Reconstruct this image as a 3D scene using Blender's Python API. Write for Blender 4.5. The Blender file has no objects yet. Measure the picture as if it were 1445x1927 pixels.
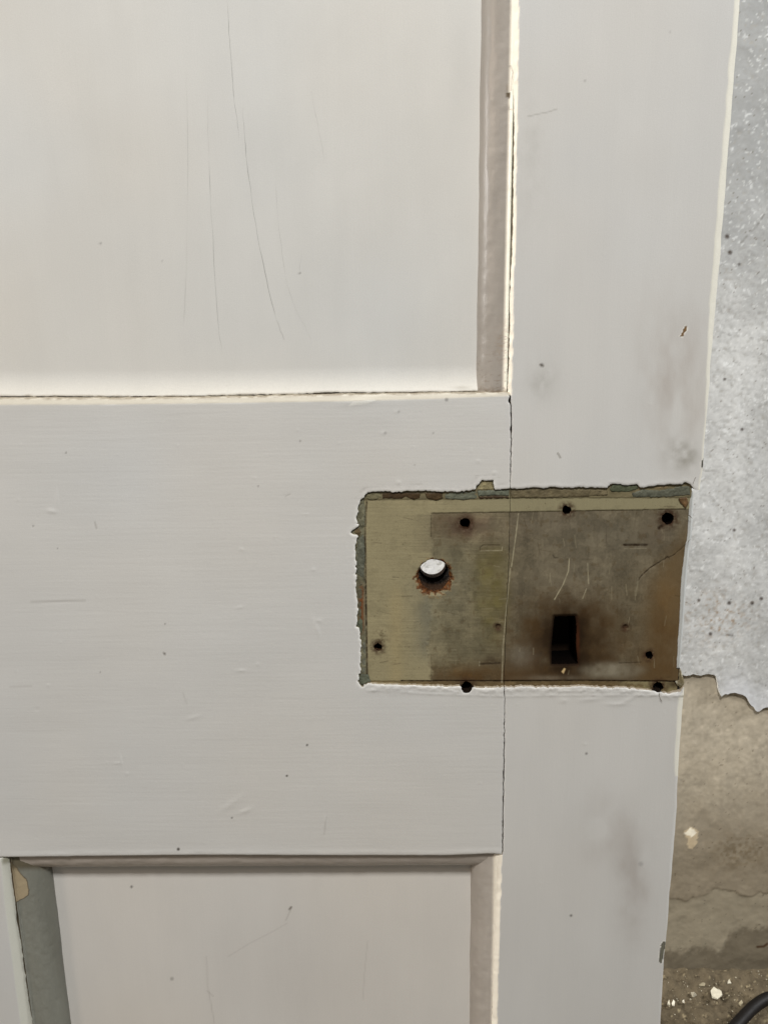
import bpy, math, random
import numpy as np
from mathutils import Matrix, Vector

# ------------------------------------------------------------------ camera
# the door's painted face is the plane Y=0 (X right, Z up, +Y away from the viewer);
# the camera pose comes from the vanishing points of the door's edges
W0, H0, FPX = 1445.0, 1927.0, 1447.0
CX, CY = W0 / 2, H0 / 2
v = np.array([95.5, 6411.0, FPX]); v /= np.linalg.norm(v)          # world -Z in camera space (x right, y down, z fwd)
s = -0.0108
u = np.array([1.0, s, -(95.5 + 6411.0 * s) / FPX]); u /= np.linalg.norm(u)
AX, AZ = u, -v
AY = np.cross(AZ, AX)
RC = np.stack([AX, AY, AZ])                                          # camera-space vector -> world vector
MM = 0.00028                                                        # metres per photo pixel on the door face
r0 = RC @ np.array([958 - CX, 963 - CY, FPX])
CAM = -r0 * MM                                                      # origin = stile joint at lock height
CAM = CAM - np.array([0, 0, 0])

def at(px, py, Y=0.0):
    d = RC @ np.array([px - CX, py - CY, FPX]); t = (Y - CAM[1]) / d[1]
    return CAM + t * d
def at_floor(px, py, z):
    d = RC @ np.array([px - CX, py - CY, FPX]); t = (z - CAM[2]) / d[2]
    return CAM + t * d
def D(px, py, Y=0.0):
    p = at(px, py, Y); return (p[0], p[2])
def topx(X, Z, Y=0.0):                                               # plane coordinates -> photo coordinates on that plane
    P = np.stack([X - CAM[0], np.full_like(X, Y - CAM[1]), Z - CAM[2]])
    c = np.tensordot(RC.T, P, axes=1)
    return c[0] / c[2] * FPX + CX, c[1] / c[2] * FPX + CY

sc = bpy.context.scene
cam = bpy.data.cameras.new('camera'); camo = bpy.data.objects.new('camera', cam)
sc.collection.objects.link(camo)
cam.sensor_fit = 'VERTICAL'; cam.sensor_height = 36.0; cam.lens = 36.0 * FPX / H0
cam.clip_start = 0.02; cam.clip_end = 50
right = RC @ np.array([1, 0, 0]); up = RC @ np.array([0, -1, 0]); back = RC @ np.array([0, 0, -1])
m = Matrix.Identity(4)
for i in range(3):
    m[i][0], m[i][1], m[i][2], m[i][3] = right[i], up[i], back[i], CAM[i]
camo.matrix_world = m
sc.camera = camo

# ------------------------------------------------------------------ light
w = bpy.data.worlds.new('World'); sc.world = w; w.use_nodes = True
w.node_tree.nodes['Background'].inputs[0].default_value = (0.93, 0.97, 1.0, 1)
w.node_tree.nodes['Background'].inputs[1].default_value = 0.13

def area(name, loc, target, size, power, col):
    l = bpy.data.lights.new(name, 'AREA'); l.shape = 'RECTANGLE'; l.size, l.size_y = size
    l.energy = power; l.color = col
    o = bpy.data.objects.new(name, l); sc.collection.objects.link(o)
    o.location = loc
    o.rotation_euler = (Vector(target) - Vector(loc)).to_track_quat('-Z', 'Y').to_euler()
    return o
area('ceiling_lamp', (-0.05, -1.25, 1.75), (-0.05, 0, 0.0), (0.22, 0.30), 43.5, (1.0, 0.985, 0.95))
area('side_lamp', (-1.5, -0.85, 0.75), (-0.1, 0, 0.0), (0.25, 0.25), 4.6, (1.0, 0.82, 0.66))
area('wall_lamp', (2.0, 0.04, 0.75), (0.2, 0.38, 0.15), (0.3, 0.3), 60, (0.98, 0.99, 1.0))
area('added_back_fill', (-1.7, 0.10, 0.45), (0.0, 0.38, -0.05), (0.3, 0.3), 62, (1.0, 0.98, 0.95))  # unseen lamp added to brighten the wall behind the knob hole

sc.view_settings.view_transform = 'Standard'; sc.view_settings.look = 'None'
sc.view_settings.exposure = 0.0; sc.view_settings.gamma = 1.0
sc.render.engine = 'CYCLES'
sc.cycles.max_bounces = 6

# ------------------------------------------------------------------ helpers
def lin(r, g, b, k=1.0):
    c = np.array([r, g, b]) / 255.0
    return np.where(c <= 0.04045, c / 12.92, ((c + 0.055) / 1.055) ** 2.4) / k
EX = 0.86
def A(r, g, b): return lin(r, g, b, EX)                              # seen colour -> base colour under this light

def vn(x, y, seed=0):
    x = np.asarray(x, float); y = np.asarray(y, float)
    ix = np.floor(x).astype(np.int64); iy = np.floor(y).astype(np.int64)
    fx = x - ix; fy = y - iy
    fx = fx * fx * (3 - 2 * fx); fy = fy * fy * (3 - 2 * fy)
    def h(a, b):
        n = (a * 374761393 + b * 668265263 + seed * 974634777) & 0xffffffff
        n = ((n ^ (n >> 13)) * 1274126177) & 0xffffffff
        n = ((n ^ (n >> 16)) * 2246822519) & 0xffffffff
        return ((n ^ (n >> 15)) & 0xffff) / 65535.0
    a = h(ix, iy); b = h(ix + 1, iy); c = h(ix, iy + 1); d = h(ix + 1, iy + 1)
    return (a * (1 - fx) + b * fx) * (1 - fy) + (c * (1 - fx) + d * fx) * fy
def fbm(x, y, seed=0, oc=4):                                         # about -1..1
    t = 0; a = 1.0; n = 0
    for i in range(oc):
        t = t + a * (vn(x * 2 ** i, y * 2 ** i, seed + i * 17) * 2 - 1); n += a; a *= 0.5
    return t / n * 1.5
def sm(a, b, x):
    t = np.clip((x - a) / (b - a), 0, 1); return t * t * (3 - 2 * t)
def mixc(c, col, mask):
    return c * (1 - mask[..., None]) + np.asarray(col) * mask[..., None]
def sd_poly(X, Y, poly):                                             # + inside
    P = np.asarray(poly, float); n = len(P)
    dmin = np.full(X.shape, 1e9); inside = np.zeros(X.shape, bool)
    for i in range(n):
        a = P[i]; b = P[(i + 1) % n]
        e = b - a; wx = X - a[0]; wy = Y - a[1]
        L = e @ e + 1e-20
        t = np.clip((wx * e[0] + wy * e[1]) / L, 0, 1)
        dmin = np.minimum(dmin, np.hypot(wx - t * e[0], wy - t * e[1]))
        if a[1] != b[1]:
            c = ((a[1] > Y) != (b[1] > Y)) & (X < (b[0] - a[0]) * (Y - a[1]) / (b[1] - a[1]) + a[0])
            inside ^= c
    return np.where(inside, dmin, -dmin)
def d_line(X, Y, pts):
    P = np.asarray(pts, float); dmin = np.full(X.shape, 1e9)
    for i in range(len(P) - 1):
        a = P[i]; b = P[i + 1]; e = b - a; wx = X - a[0]; wy = Y - a[1]
        t = np.clip((wx * e[0] + wy * e[1]) / (e @ e + 1e-20), 0, 1)
        dmin = np.minimum(dmin, np.hypot(wx - t * e[0], wy - t * e[1]))
    return dmin
def interp_poly(y, pts):                                             # x of a line at height y (photo px)
    p = sorted(pts, key=lambda q: q[1]); return np.interp(y, [q[1] for q in p], [q[0] for q in p])

def raw_mesh(name, V, faces_q, faces_n, cols, mat, parent, smooth_n):
    me = bpy.data.meshes.new(name)
    nq = len(faces_q); tot = nq + len(faces_n)
    me.vertices.add(len(V)); me.vertices.foreach_set('co', np.asarray(V, np.float32).ravel())
    li = [np.asarray(faces_q, np.int32).ravel()] if nq else []
    starts = np.arange(nq, dtype=np.int32) * 4
    k = nq * 4; ex = []; st = []
    for f in faces_n:
        st.append(k); ex.extend(f); k += len(f)
    li.append(np.asarray(ex, np.int32))
    loops = np.concatenate(li) if li else np.zeros(0, np.int32)
    me.loops.add(len(loops)); me.loops.foreach_set('vertex_index', loops)
    me.polygons.add(tot)
    me.polygons.foreach_set('loop_start', np.concatenate([starts, np.asarray(st, np.int32)]).astype(np.int32))
    me.polygons.foreach_set('use_smooth', np.ones(tot, bool))
    me.update(calc_edges=True); me.validate()
    at_ = me.color_attributes.new('Col', 'FLOAT_COLOR', 'POINT')
    c4 = np.ones((len(V), 4), np.float32); c4[:, :3] = cols
    at_.data.foreach_set('color', c4.ravel())
    me.materials.append(mat)
    o = bpy.data.objects.new(name, me); sc.collection.objects.link(o)
    if parent: o.parent = parent
    return o

def sheet(name, xs, zs, f, hf, cf, mat, parent=None, thick=0.01, side=None, axis='Y', sidefade=None):
    """front surface of the region f(x,z)>0 (marching squares), depth y = hf(x,z,f), walls going back by thick."""
    xs = np.asarray(xs); zs = np.asarray(zs); nx, nz = len(xs), len(zs)
    X, Z = np.meshgrid(xs, zs)                                      # [iz, ix]
    F = f(X, Z)
    F[0, :] = np.minimum(F[0, :], -1e-5); F[-1, :] = np.minimum(F[-1, :], -1e-5)
    F[:, 0] = np.minimum(F[:, 0], -1e-5); F[:, -1] = np.minimum(F[:, -1], -1e-5)
    F = np.where(np.abs(F) < 1e-7, 1e-7, F)
    ins = F > 0
    idx = -np.ones(F.shape, np.int64); idx[ins] = np.arange(ins.sum())
    vx = list(X[ins]); vz = list(Z[ins]); vf = list(F[ins]); nbase = len(vx)
    cnt = ins[:-1, :-1].astype(int) + ins[:-1, 1:] + ins[1:, 1:] + ins[1:, :-1]
    full = cnt == 4
    q = np.stack([idx[:-1, :-1][full], idx[:-1, 1:][full], idx[1:, 1:][full], idx[1:, :-1][full]], 1)
    cross = {}
    ngons = []; bedges = []
    def cr(i0, j0, i1, j1):
        key = (i0, j0, i1, j1) if (i0, j0) < (i1, j1) else (i1, j1, i0, j0)
        if key in cross: return cross[key]
        a, b = F[i0, j0], F[i1, j1]; t = a / (a - b)
        vx.append(X[i0, j0] + t * (X[i1, j1] - X[i0, j0])); vz.append(Z[i0, j0] + t * (Z[i1, j1] - Z[i0, j0])); vf.append(0.0)
        cross[key] = len(vx) - 1
        return cross[key]
    mi, mj = np.nonzero((cnt > 0) & (cnt < 4))
    for i, j in zip(mi.tolist(), mj.tolist()):
        cs = [(i, j), (i, j + 1), (i + 1, j + 1), (i + 1, j)]
        poly = []
        for k in range(4):
            a = cs[k]; b = cs[(k + 1) % 4]
            if ins[a]: poly.append((idx[a], False))
            if ins[a] != ins[b]: poly.append((cr(a[0], a[1], b[0], b[1]), True))
        if len(poly) >= 3:
            ngons.append([int(p[0]) for p in poly])
            n = len(poly)
            for k in range(n):
                p, qn = poly[k], poly[(k + 1) % n]
                if p[1] and qn[1]:
                    # outgoing wall where the segment leaves the inside
                    bedges.append((int(p[0]), int(qn[0])))
    vx = np.array(vx); vz = np.array(vz); vf = np.array(vf)
    vy = hf(vx, vz, vf) + np.zeros_like(vx)
    col = cf(vx, vz, vf)
    V = np.stack([vx, vy, vz], 1); n0 = len(V)
    if bedges and thick > 0:
        uniq = sorted(set(a for e in bedges for a in e)); mp = {a: i for i, a in enumerate(uniq)}; ui = np.array(uniq)
        T = V[ui].copy(); Bk = T.copy(); Bk[:, 1] = np.maximum(T[:, 1] + thick * 0.02, T[:, 1] + thick)
        V = np.concatenate([V, T, Bk]); k = len(uniq)
        for a, b in bedges:
            ngons.append([n0 + mp[b], n0 + mp[a], n0 + k + mp[a], n0 + k + mp[b]])
        sc_ = col[ui] if side is None else (side(T[:, 0], T[:, 2]) if callable(side) else np.tile(np.asarray(side), (k, 1)))
        sb_ = sc_ if sidefade is None else sc_ * sidefade
        col = np.concatenate([col, sc_, sb_])
    if axis == 'Z':                                                  # lie the sheet down: (x, depth, z) -> (x, z, -depth)
        V = np.stack([V[:, 0], V[:, 2], -V[:, 1]], 1)
    return raw_mesh(name, V, q, ngons, col, mat, parent, n0)

def rng(a, b, step): return np.linspace(a, b, max(2, int(round((b - a) / step)) + 1))
def const(c): return lambda x, z, f: np.tile(np.asarray(c, float), (len(x), 1))

def empty(name, loc=(0, 0, 0)):
    o = bpy.data.objects.new(name, None); sc.collection.objects.link(o); o.location = loc; return o
def tag(o, label=None, cat=None, group=None, kind=None):
    if label: o['label'] = label
    if cat: o['category'] = cat
    if group: o['group'] = group
    if kind: o['kind'] = kind
    return o

# ------------------------------------------------------------------ materials
def mat(name, rough=0.5, spec=0.4, vary=0.05, vscale=90, bumps=(), stretch=(1, 1, 1), grain=0.0, rvar=0.1):
    """colour comes from the surface's own Col attribute, broken up by noise; bumps = [(scale, stretch, strength, distance)]"""
    m = bpy.data.materials.new(name); m.use_nodes = True; nt = m.node_tree; N = nt.nodes; L = nt.links
    b = N['Principled BSDF']
    b.inputs['Specular IOR Level'].default_value = spec
    tc = N.new('ShaderNodeTexCoord')
    at_ = N.new('ShaderNodeAttribute'); at_.attribute_name = 'Col'
    def noise(scale, st, detail=4, rough_=0.6):
        mp = N.new('ShaderNodeMapping'); mp.inputs['Scale'].default_value = st
        L.new(tc.outputs['Object'], mp.inputs['Vector'])
        n = N.new('ShaderNodeTexNoise'); n.inputs['Scale'].default_value = scale
        n.inputs['Detail'].default_value = detail; n.inputs['Roughness'].default_value = rough_
        L.new(mp.outputs[0], n.inputs['Vector']); return n
    n1 = noise(vscale, stretch)
    mr = N.new('ShaderNodeMapRange'); mr.inputs[1].default_value = 0.25; mr.inputs[2].default_value = 0.75
    mr.inputs[3].default_value = 1 - vary; mr.inputs[4].default_value = 1 + vary
    L.new(n1.outputs[0], mr.inputs[0])
    mx = N.new('ShaderNodeVectorMath'); mx.operation = 'SCALE'
    L.new(at_.outputs['Color'], mx.inputs[0]); L.new(mr.outputs[0], mx.inputs['Scale'])
    out = mx
    if grain:
        n2 = noise(2000, (1, 1, 1), 3)
        mg = N.new('ShaderNodeMapRange'); mg.inputs[1].default_value = 0.3; mg.inputs[2].default_value = 0.7
        mg.inputs[3].default_value = 1 - grain; mg.inputs[4].default_value = 1 + grain
        L.new(n2.outputs[0], mg.inputs[0])
        m2 = N.new('ShaderNodeVectorMath'); m2.operation = 'SCALE'
        L.new(mx.outputs[0], m2.inputs[0]); L.new(mg.outputs[0], m2.inputs['Scale']); out = m2
    L.new(out.outputs[0], b.inputs['Base Color'])
    mr2 = N.new('ShaderNodeMapRange'); mr2.inputs[3].default_value = rough - rvar; mr2.inputs[4].default_value = rough + rvar
    L.new(n1.outputs[0], mr2.inputs[0]); L.new(mr2.outputs[0], b.inputs['Roughness'])
    prev = None
    for (scale, st, strength, dist) in bumps:
        n = noise(scale, st, 5)
        bp = N.new('ShaderNodeBump'); bp.inputs['Strength'].default_value = strength; bp.inputs['Distance'].default_value = dist
        L.new(n.outputs[0], bp.inputs['Height'])
        if prev: L.new(prev.outputs[0], bp.inputs['Normal'])
        prev = bp
    if prev: L.new(prev.outputs[0], b.inputs['Normal'])
    return m
M_H = mat('paint_brushed_across', 0.5, 0.35, 0.02, 60, [(420, (0.05, 1, 1), 0.34, 0.00024), (700, (1, 1, 1), 0.35, 0.00011)], (0.15, 1, 1), 0.045)
M_V = mat('paint_brushed_upright', 0.5, 0.35, 0.02, 60, [(420, (1, 1, 0.05), 0.3, 0.0002), (700, (1, 1, 1), 0.35, 0.00011)], (1, 1, 0.15), 0.045)
M_MOULD = mat('moulding_paint', 0.36, 0.5, 0.03, 120, [(300, (1, 1, 0.08), 0.4, 0.0004), (500, (1, 1, 1), 0.35, 0.0002)], (1, 1, 0.2), 0.04)
M_WH = mat('old_wood_across', 0.75, 0.1, 0.04, 500, [(900, (0.12, 1, 1), 0.35, 0.0002), (1500, (1, 1, 1), 0.4, 0.00015)], (0.1, 1, 1), 0.06)
M_WV = mat('old_wood_upright', 0.8, 0.03, 0.04, 500, [(900, (1, 1, 0.12), 0.35, 0.0002), (1500, (1, 1, 1), 0.4, 0.00015)], (1, 1, 0.1), 0.06)
M_OLD = mat('old_paint', 0.6, 0.25, 0.12, 400, [(900, (1, 1, 1), 0.7, 0.0005)], (1, 1, 1), 0.05)
M_WALL = mat('wall_coat', 0.8, 0.2, 0.06, 120, [(260, (1, 1, 1), 0.22, 0.0003), (900, (1, 1, 1), 0.22, 0.0002)], (1, 1, 1), 0.0)
M_PLASTER = mat('raw_plaster', 0.9, 0.12, 0.10, 60, [(200, (1, 1, 1), 0.25, 0.0004), (700, (1, 1, 1), 0.25, 0.0003)], (1, 1, 1), 0.0)
M_FLOOR = mat('dusty_floor', 0.95, 0.08, 0.2, 40, [(60, (1, 1, 1), 0.7, 0.004), (300, (1, 1, 1), 0.6, 0.0015)], (1, 1, 1), 0.0)
M_CABLE = mat('cable_rubber', 0.6, 0.2, 0.1, 200, [(500, (1, 1, 1), 0.4, 0.0004)], (1, 1, 1), 0.0)

WHITE = A(198, 197, 194)
CREAM = A(214, 212, 201)

# ------------------------------------------------------------------ door geometry in plan
PD = 0.014                                                          # how far the panels sit back
TH = 0.028                                                          # door thickness at the lock
def P2(lst, Y=0.0): return [D(a, b, Y) for a, b in lst]

RIGHT_EDGE = [(1401, -120), (1392, 0), (1353, 500), (1340, 640), (1331, 760), (1322, 870), (1317, 915), (1303, 1100),
              (1288, 1285), (1285, 1312), (1279, 1400), (1270, 1560), (1258, 1700), (1249, 1800), (1242, 1927), (1232, 2060)]
JOINT = [(960, 748), (962, 800), (960, 900), (956, 1000), (952, 1200), (949, 1310), (949, 1400), (947, 1500), (945, 1608)]
NOTCH = [(686, 934), (694, 927), (720, 925), (760, 924.5), (800, 924), (832, 925), (860, 925), (880, 923), (892, 921), (897, 914),
         (903, 910), (905, 902), (916, 905), (928, 904), (926, 912), (931, 921), (958, 921), (1000, 918), (1050, 917), (1100, 917),
         (1143, 919), (1148, 912), (1165, 910), (1180, 913), (1198, 912), (1203, 918), (1225, 914), (1250, 912), (1262, 910),
         (1275, 912), (1290, 909), (1301, 911), (1305, 922), (1360, 924), (1350, 1288), (1287, 1288), (1281, 1301), (1262, 1304), (1240, 1302),
         (1200, 1297), (1150, 1294), (1100, 1293), (1050, 1294), (1000, 1293), (950, 1293), (900, 1295), (860, 1293), (800, 1291), (740, 1289),
         (692, 1287), (682, 1291), (674, 1287), (673, 1272), (678, 1267), (680, 1220), (678, 1192), (671, 1177), (673, 1150), (671, 1110),
         (669, 1070), (669, 1030), (673, 1010), (662, 1002), (673, 990), (671, 975), (676, 950), (680, 940)]
BOTTOM_HOLES = [(878, 1294, 10), (1238, 1294, 9.5)]
HOLES = BOTTOM_HOLES + [(875, 986, 10), (1066, 960, 8.5), (1256, 976, 11), (711, 1217, 7.5), (1221, 1233, 7)]
KNOB = (817, 1083, 29)
KEYHOLE = [(1043, 1161), (1083, 1160), (1085, 1185), (1084, 1215), (1087, 1250), (1038, 1251), (1037, 1220), (1040, 1190)]

def f_holes(px, py, holes):
    f = np.full(px.shape, 1e3)
    for (a, b, r) in holes:
        rr = r * (1 + 0.17 * fbm(px / 6.0, py / 6.0, int(a), 3))
        f = np.minimum(f, np.hypot(px - a, py - b) - rr)
    return f
NOTCH_M = NOTCH
def f_notch(px, py):                                                # + outside the bare patch (photo px)
    d = -sd_poly(px, py, NOTCH_M)
    rag = np.where(px < 700, 2.4, 1.7)
    return d + rag * fbm(px / 4.5, py / 4.5, 5, 4) + 1.2 * fbm(px / 16.0, py / 16.0, 9, 2)

# ---- lumps, dents and drips in the brushed paint: (x, y, radius along, radius across, angle deg, height mm)
LUMPS = [(108, 935, 14, 2.2, 85, .25), (98, 962, 9, 4, 10, .35), (179, 988, 7, 1.6, 80, -.2), (437, 1512, 26, 6, -35, .22), (462, 1526, 12, 4, -20, .3),
         (594, 1180, 18, 4, 70, .28), (600, 1168, 6, 3, 10, .25), (455, 1262, 9, 2.5, 0, .25), (365, 1350, 14, 4, -15, .2), (228, 1430, 10, 2, 80, .22), (222, 1436, 7, 2, 0, .2),
         (110, 1133, 40, 2.5, -2, -.12), (455, 1034, 5, 3, 20, .2), (452, 1143, 6, 2.5, -15, .2), (590, 1072, 4, 3, -20, .22), (540, 932, 9, 1.5, -20, -.15),
         (575, 968, 8, 1.5, 0, .12), (612, 1545, 10, 2, 80, .2), (680, 755, 30, 6, -8, .4), (720, 815, 4, 3, 0, .2), (745, 775, 3, 3, 0, .2), (900, 868, 4, 3, 0, .2),
         (886, 848, 3, 4, 0, .15), (750, 908, 4, 3, 20, .35), (930, 890, 4, 3, 0, .25), (560, 810, 3, 3, 0, .15), (480, 900, 3, 2, 0, .15),
         (1022, 1305, 4, 3, 0, .3), (1100, 1400, 3, 2, 0, .2), (1110, 1316, 20, 4, -5, .3), (1180, 1318, 16, 4, -25, .3), (1060, 1318, 8, 5, 0, .3), (1160, 1325, 22, 3, 0, .25),
         (35, 940, 3, 3, 0, .15), (62, 990, 3, 3, 0, -.15), (240, 1456, 3, 3, 0, .2), (92, 1290, 3, 3, 0, .2), (485, 1250, 3, 3, 0, .2), (70, 1335, 4, 3, 0, -.15)]
random.seed(4)
for i in range(45):
    LUMPS.append((random.uniform(0, 940), random.uniform(770, 1600), random.uniform(1.5, 2.4), random.uniform(1.2, 2.2), random.uniform(0, 180), random.choice([.10, .14, -.10])))
for i in range(40):
    LUMPS.append((random.uniform(970, 1250), random.uniform(0, 1900), random.uniform(1.5, 3.0), random.uniform(1.2, 2.2), random.uniform(0, 180), random.choice([.10, .14, -.10])))
def lumps(px, py):
    h = np.zeros(px.shape)
    for (a, b, ra, rb, ang, k) in LUMPS:
        R_ = max(ra, rb) * 2.6
        msk = (np.abs(px - a) < R_) & (np.abs(py - b) < R_)
        if not msk.any(): continue
        t = math.radians(ang); dx = px[msk] - a; dy = py[msk] - b
        e = ((dx * math.cos(t) + dy * math.sin(t)) / ra) ** 2 + ((-dx * math.sin(t) + dy * math.cos(t)) / rb) ** 2
        h[msk] += k * 0.00065 * np.exp(-e)
    return h                                                        # toward the viewer
SPECKS = [(540, 1460, 1.7, 1), (578, 1402, 1.6, 1), (437, 1539, 1.5, .8), (336, 1598, 2.4, 1), (310, 1230, 1.8, .6), (311, 1174, 1.5, .5), (189, 1265, 1.2, .5), (63, 990, 1.5, .5),
          (109, 1032, 1.3, .5), (486, 915, 1.4, .5), (1074, 1723, 2.2, .7), (1103, 1418, 2.0, .7), (1205, 1626, 4, .25), (248, 1669, 2.0, .9), (324, 1842, 3.0, .4), (725, 815, 2.4, .35), (750, 775, 2, .35),
          (815, 815, 1.6, .35), (1260, 60, 2, .2), (1100, 152, 2, .3), (125, 852, 1.7, .5), (190, 458, 2.4, .4), (564, 514, 2, .5), (305, 492, 1.7, .3), (5, 635, 3, .4), (565, 830, 1.7, .5), (840, 752, 3, .5), (780, 875, 1.5, .3), (1019, 687, 3, .7)]
def specks(px, py, c):
    for (a, b, r, k) in SPECKS:
        msk = (np.abs(px - a) < 8) & (np.abs(py - b) < 8)
        if msk.any():
            mm = np.zeros(px.shape); mm[msk] = k * np.clip(1.6 - np.hypot(px[msk] - a, py[msk] - b) / r, 0, 1)
            c = mixc(c, A(60, 52, 44), mm)
    return c

# ------------------------------------------------------------------ the door
door = empty('panel_door', (0, 0, -0.80))
tag(door, 'old off-white painted panel door with a bare olive-brown patch left by a removed rim lock', 'door', None, 'thing')
bpy.context.view_layer.update()
def own(o):                                                         # parts keep world coordinates although the door's origin is at its foot
    return o
class _P: pass
def part(o, parent):
    o.parent = parent
    root = parent
    while root.parent: root = root.parent
    o.matrix_parent_inverse = Matrix.Translation(-root.location) if parent == root else Matrix.Identity(4)
    return o

def paint_tint(px, py, base):
    """real soiling of the paint: finger grease near the closing edge, faint cloudy yellowing"""
    c = np.tile(base, (len(px), 1))
    n = fbm(px / 160.0, py / 160.0, 31, 3)
    c = c * (1 + 0.022 * n)[:, None]
    warm = fbm(px / 240.0, py / 300.0, 37, 2)
    c = c * (1 + np.outer(warm, np.array([0.012, 0.0, -0.016])))
    return c

def side_col(base):
    def g(x, z):
        px, py = topx(x, z); c = np.tile(base, (len(px), 1)); k = (f_holes(px, py, BOTTOM_HOLES) < 3) & (py > 1280)
        return mixc(c, A(26, 18, 12), k * 1.0)  # screw hole walls painted dark for the shade inside
    return g
# ---- right stile
def f_stile(X, Z):
    px, py = topx(X, Z)
    r = interp_poly(py, RIGHT_EDGE) + 0.9 * fbm(py / 40.0, py * 0 + 3, 3, 4)
    up_ = interp_poly(py, [(966.5, -130), (966, 0), (966.5, 150), (967, 240), (966, 300), (964.5, 400), (962, 500), (960, 540), (959, 640), (957, 700), (956, 735)])
    mid = interp_poly(py, JOINT)
    lo = interp_poly(py, [(935.5, 1610), (926, 1927), (922, 2060)])
    l = np.where(py < 744, up_, np.where(py < 1609, mid, lo))
    l = l + 0.8 * fbm(py / 9.0, py * 0, 11, 3)
    gap = np.where(py < 744, 0.3 + 0.9 * sm(185, 240, py) * (1 - sm(480, 505, py)), np.where(py < 1609, 1.0 - 0.5 * sm(850, 900, py) , 0.1))
    f = np.minimum(px - l - gap, r - px)
    f = np.minimum(f, f_notch(px, py) if px.size < 40 else f_notch(px, py))
    f = np.minimum(f, f_holes(px, py, BOTTOM_HOLES))
    return f * MM
def cham_w(py): return np.interp(py, [-200, 0, 250, 480, 640, 720, 850, 1305, 1312, 1400, 1460, 1700, 2000], [9, 9, 11, 13, 9, 5, 2, 2, 9, 8, 4, 3, 3])
def stile_parts(x, z):
    px, py = topx(x, z)
    dR = interp_poly(py, RIGHT_EDGE) + 0.9 * fbm(py / 40.0, py * 0 + 3, 3, 4) - px
    cw = cham_w(py) + 1.5 * fbm(py / 60.0, py * 0, 8, 3)
    up_ = interp_poly(py, [(966.5, -130), (966, 0), (966.5, 150), (967, 240), (966, 300), (964.5, 400), (962, 500), (960, 540), (959, 640), (957, 700), (956, 735)])
    lo = interp_poly(py, [(935.5, 1610), (926, 1927), (922, 2060)])
    dL = np.where(py < 744, px - up_, np.where(py > 1609, px - lo, 99.0))
    lw = np.where(py < 744, 6.0 + 4.0 * sm(250, 0, py), 8.5) + 1.2 * fbm(py / 15.0, py * 0, 21, 3)
    return px, py, dR, cw, dL, lw
def ridge(px, py):                                                  # thick paint lip left under the lock
    d = f_notch(px, py)
    low = (py > 1284) & (px > 690)
    k = np.exp(-((d - 5) / (7 + 2.5 * fbm(px / 20, py * 0, 3, 2))) ** 2) * low
    k2 = np.exp(-((py - np.interp(px, [690, 820, 950, 1100, 1290], [1298, 1306, 1310, 1308, 1309])) / 2.4) ** 2) * (px > 690) * (0.6 + 0.5 * fbm(px / 9, py / 9, 5, 3))
    side_ = np.exp(-((d - 3.5) / 4.0) ** 2) * (py < 1284)
    return 0.00028 * k * np.clip(.7 + 0.9 * fbm(px / 9, py / 6, 41, 4), 0, 2) + 0.00022 * np.clip(k2, 0, 2) + 0.00006 * side_ * (1 + 0.8 * fbm(px / 8, py / 8, 44, 2))
def h_stile(x, z, f):
    px, py, dR, cw, dL, lw = stile_parts(x, z)
    y = np.clip(cw - dR, 0, None) * MM * 0.12
    y = y + 0.00026 * np.clip(lw - dL, 0, None) * 0.75
    y = y + 0.00022 * np.clip(1 - f / 0.0005, 0, 1) ** 2 * (dR > 8)
    y = y - lumps(px, py) - ridge(px, py) + 0.00005 * fbm(px / 90, py / 140, 51, 2)
    return y
CHIPS_ST = [([(1279, 632), (1284, 625), (1285, 619), (1290, 613), (1292, 617), (1291, 622), (1287, 627), (1284, 634)], A(120, 92, 58)),
            ([(1240, 1800), (1243, 1778), (1247, 1771), (1252, 1773), (1249, 1790), (1246, 1803), (1245, 1812), (1240, 1811)], A(105, 104, 92)),
            ([(1319, 880), (1320, 868), (1323, 863), (1324, 872), (1322, 880)], A(80, 76, 66))]
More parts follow.
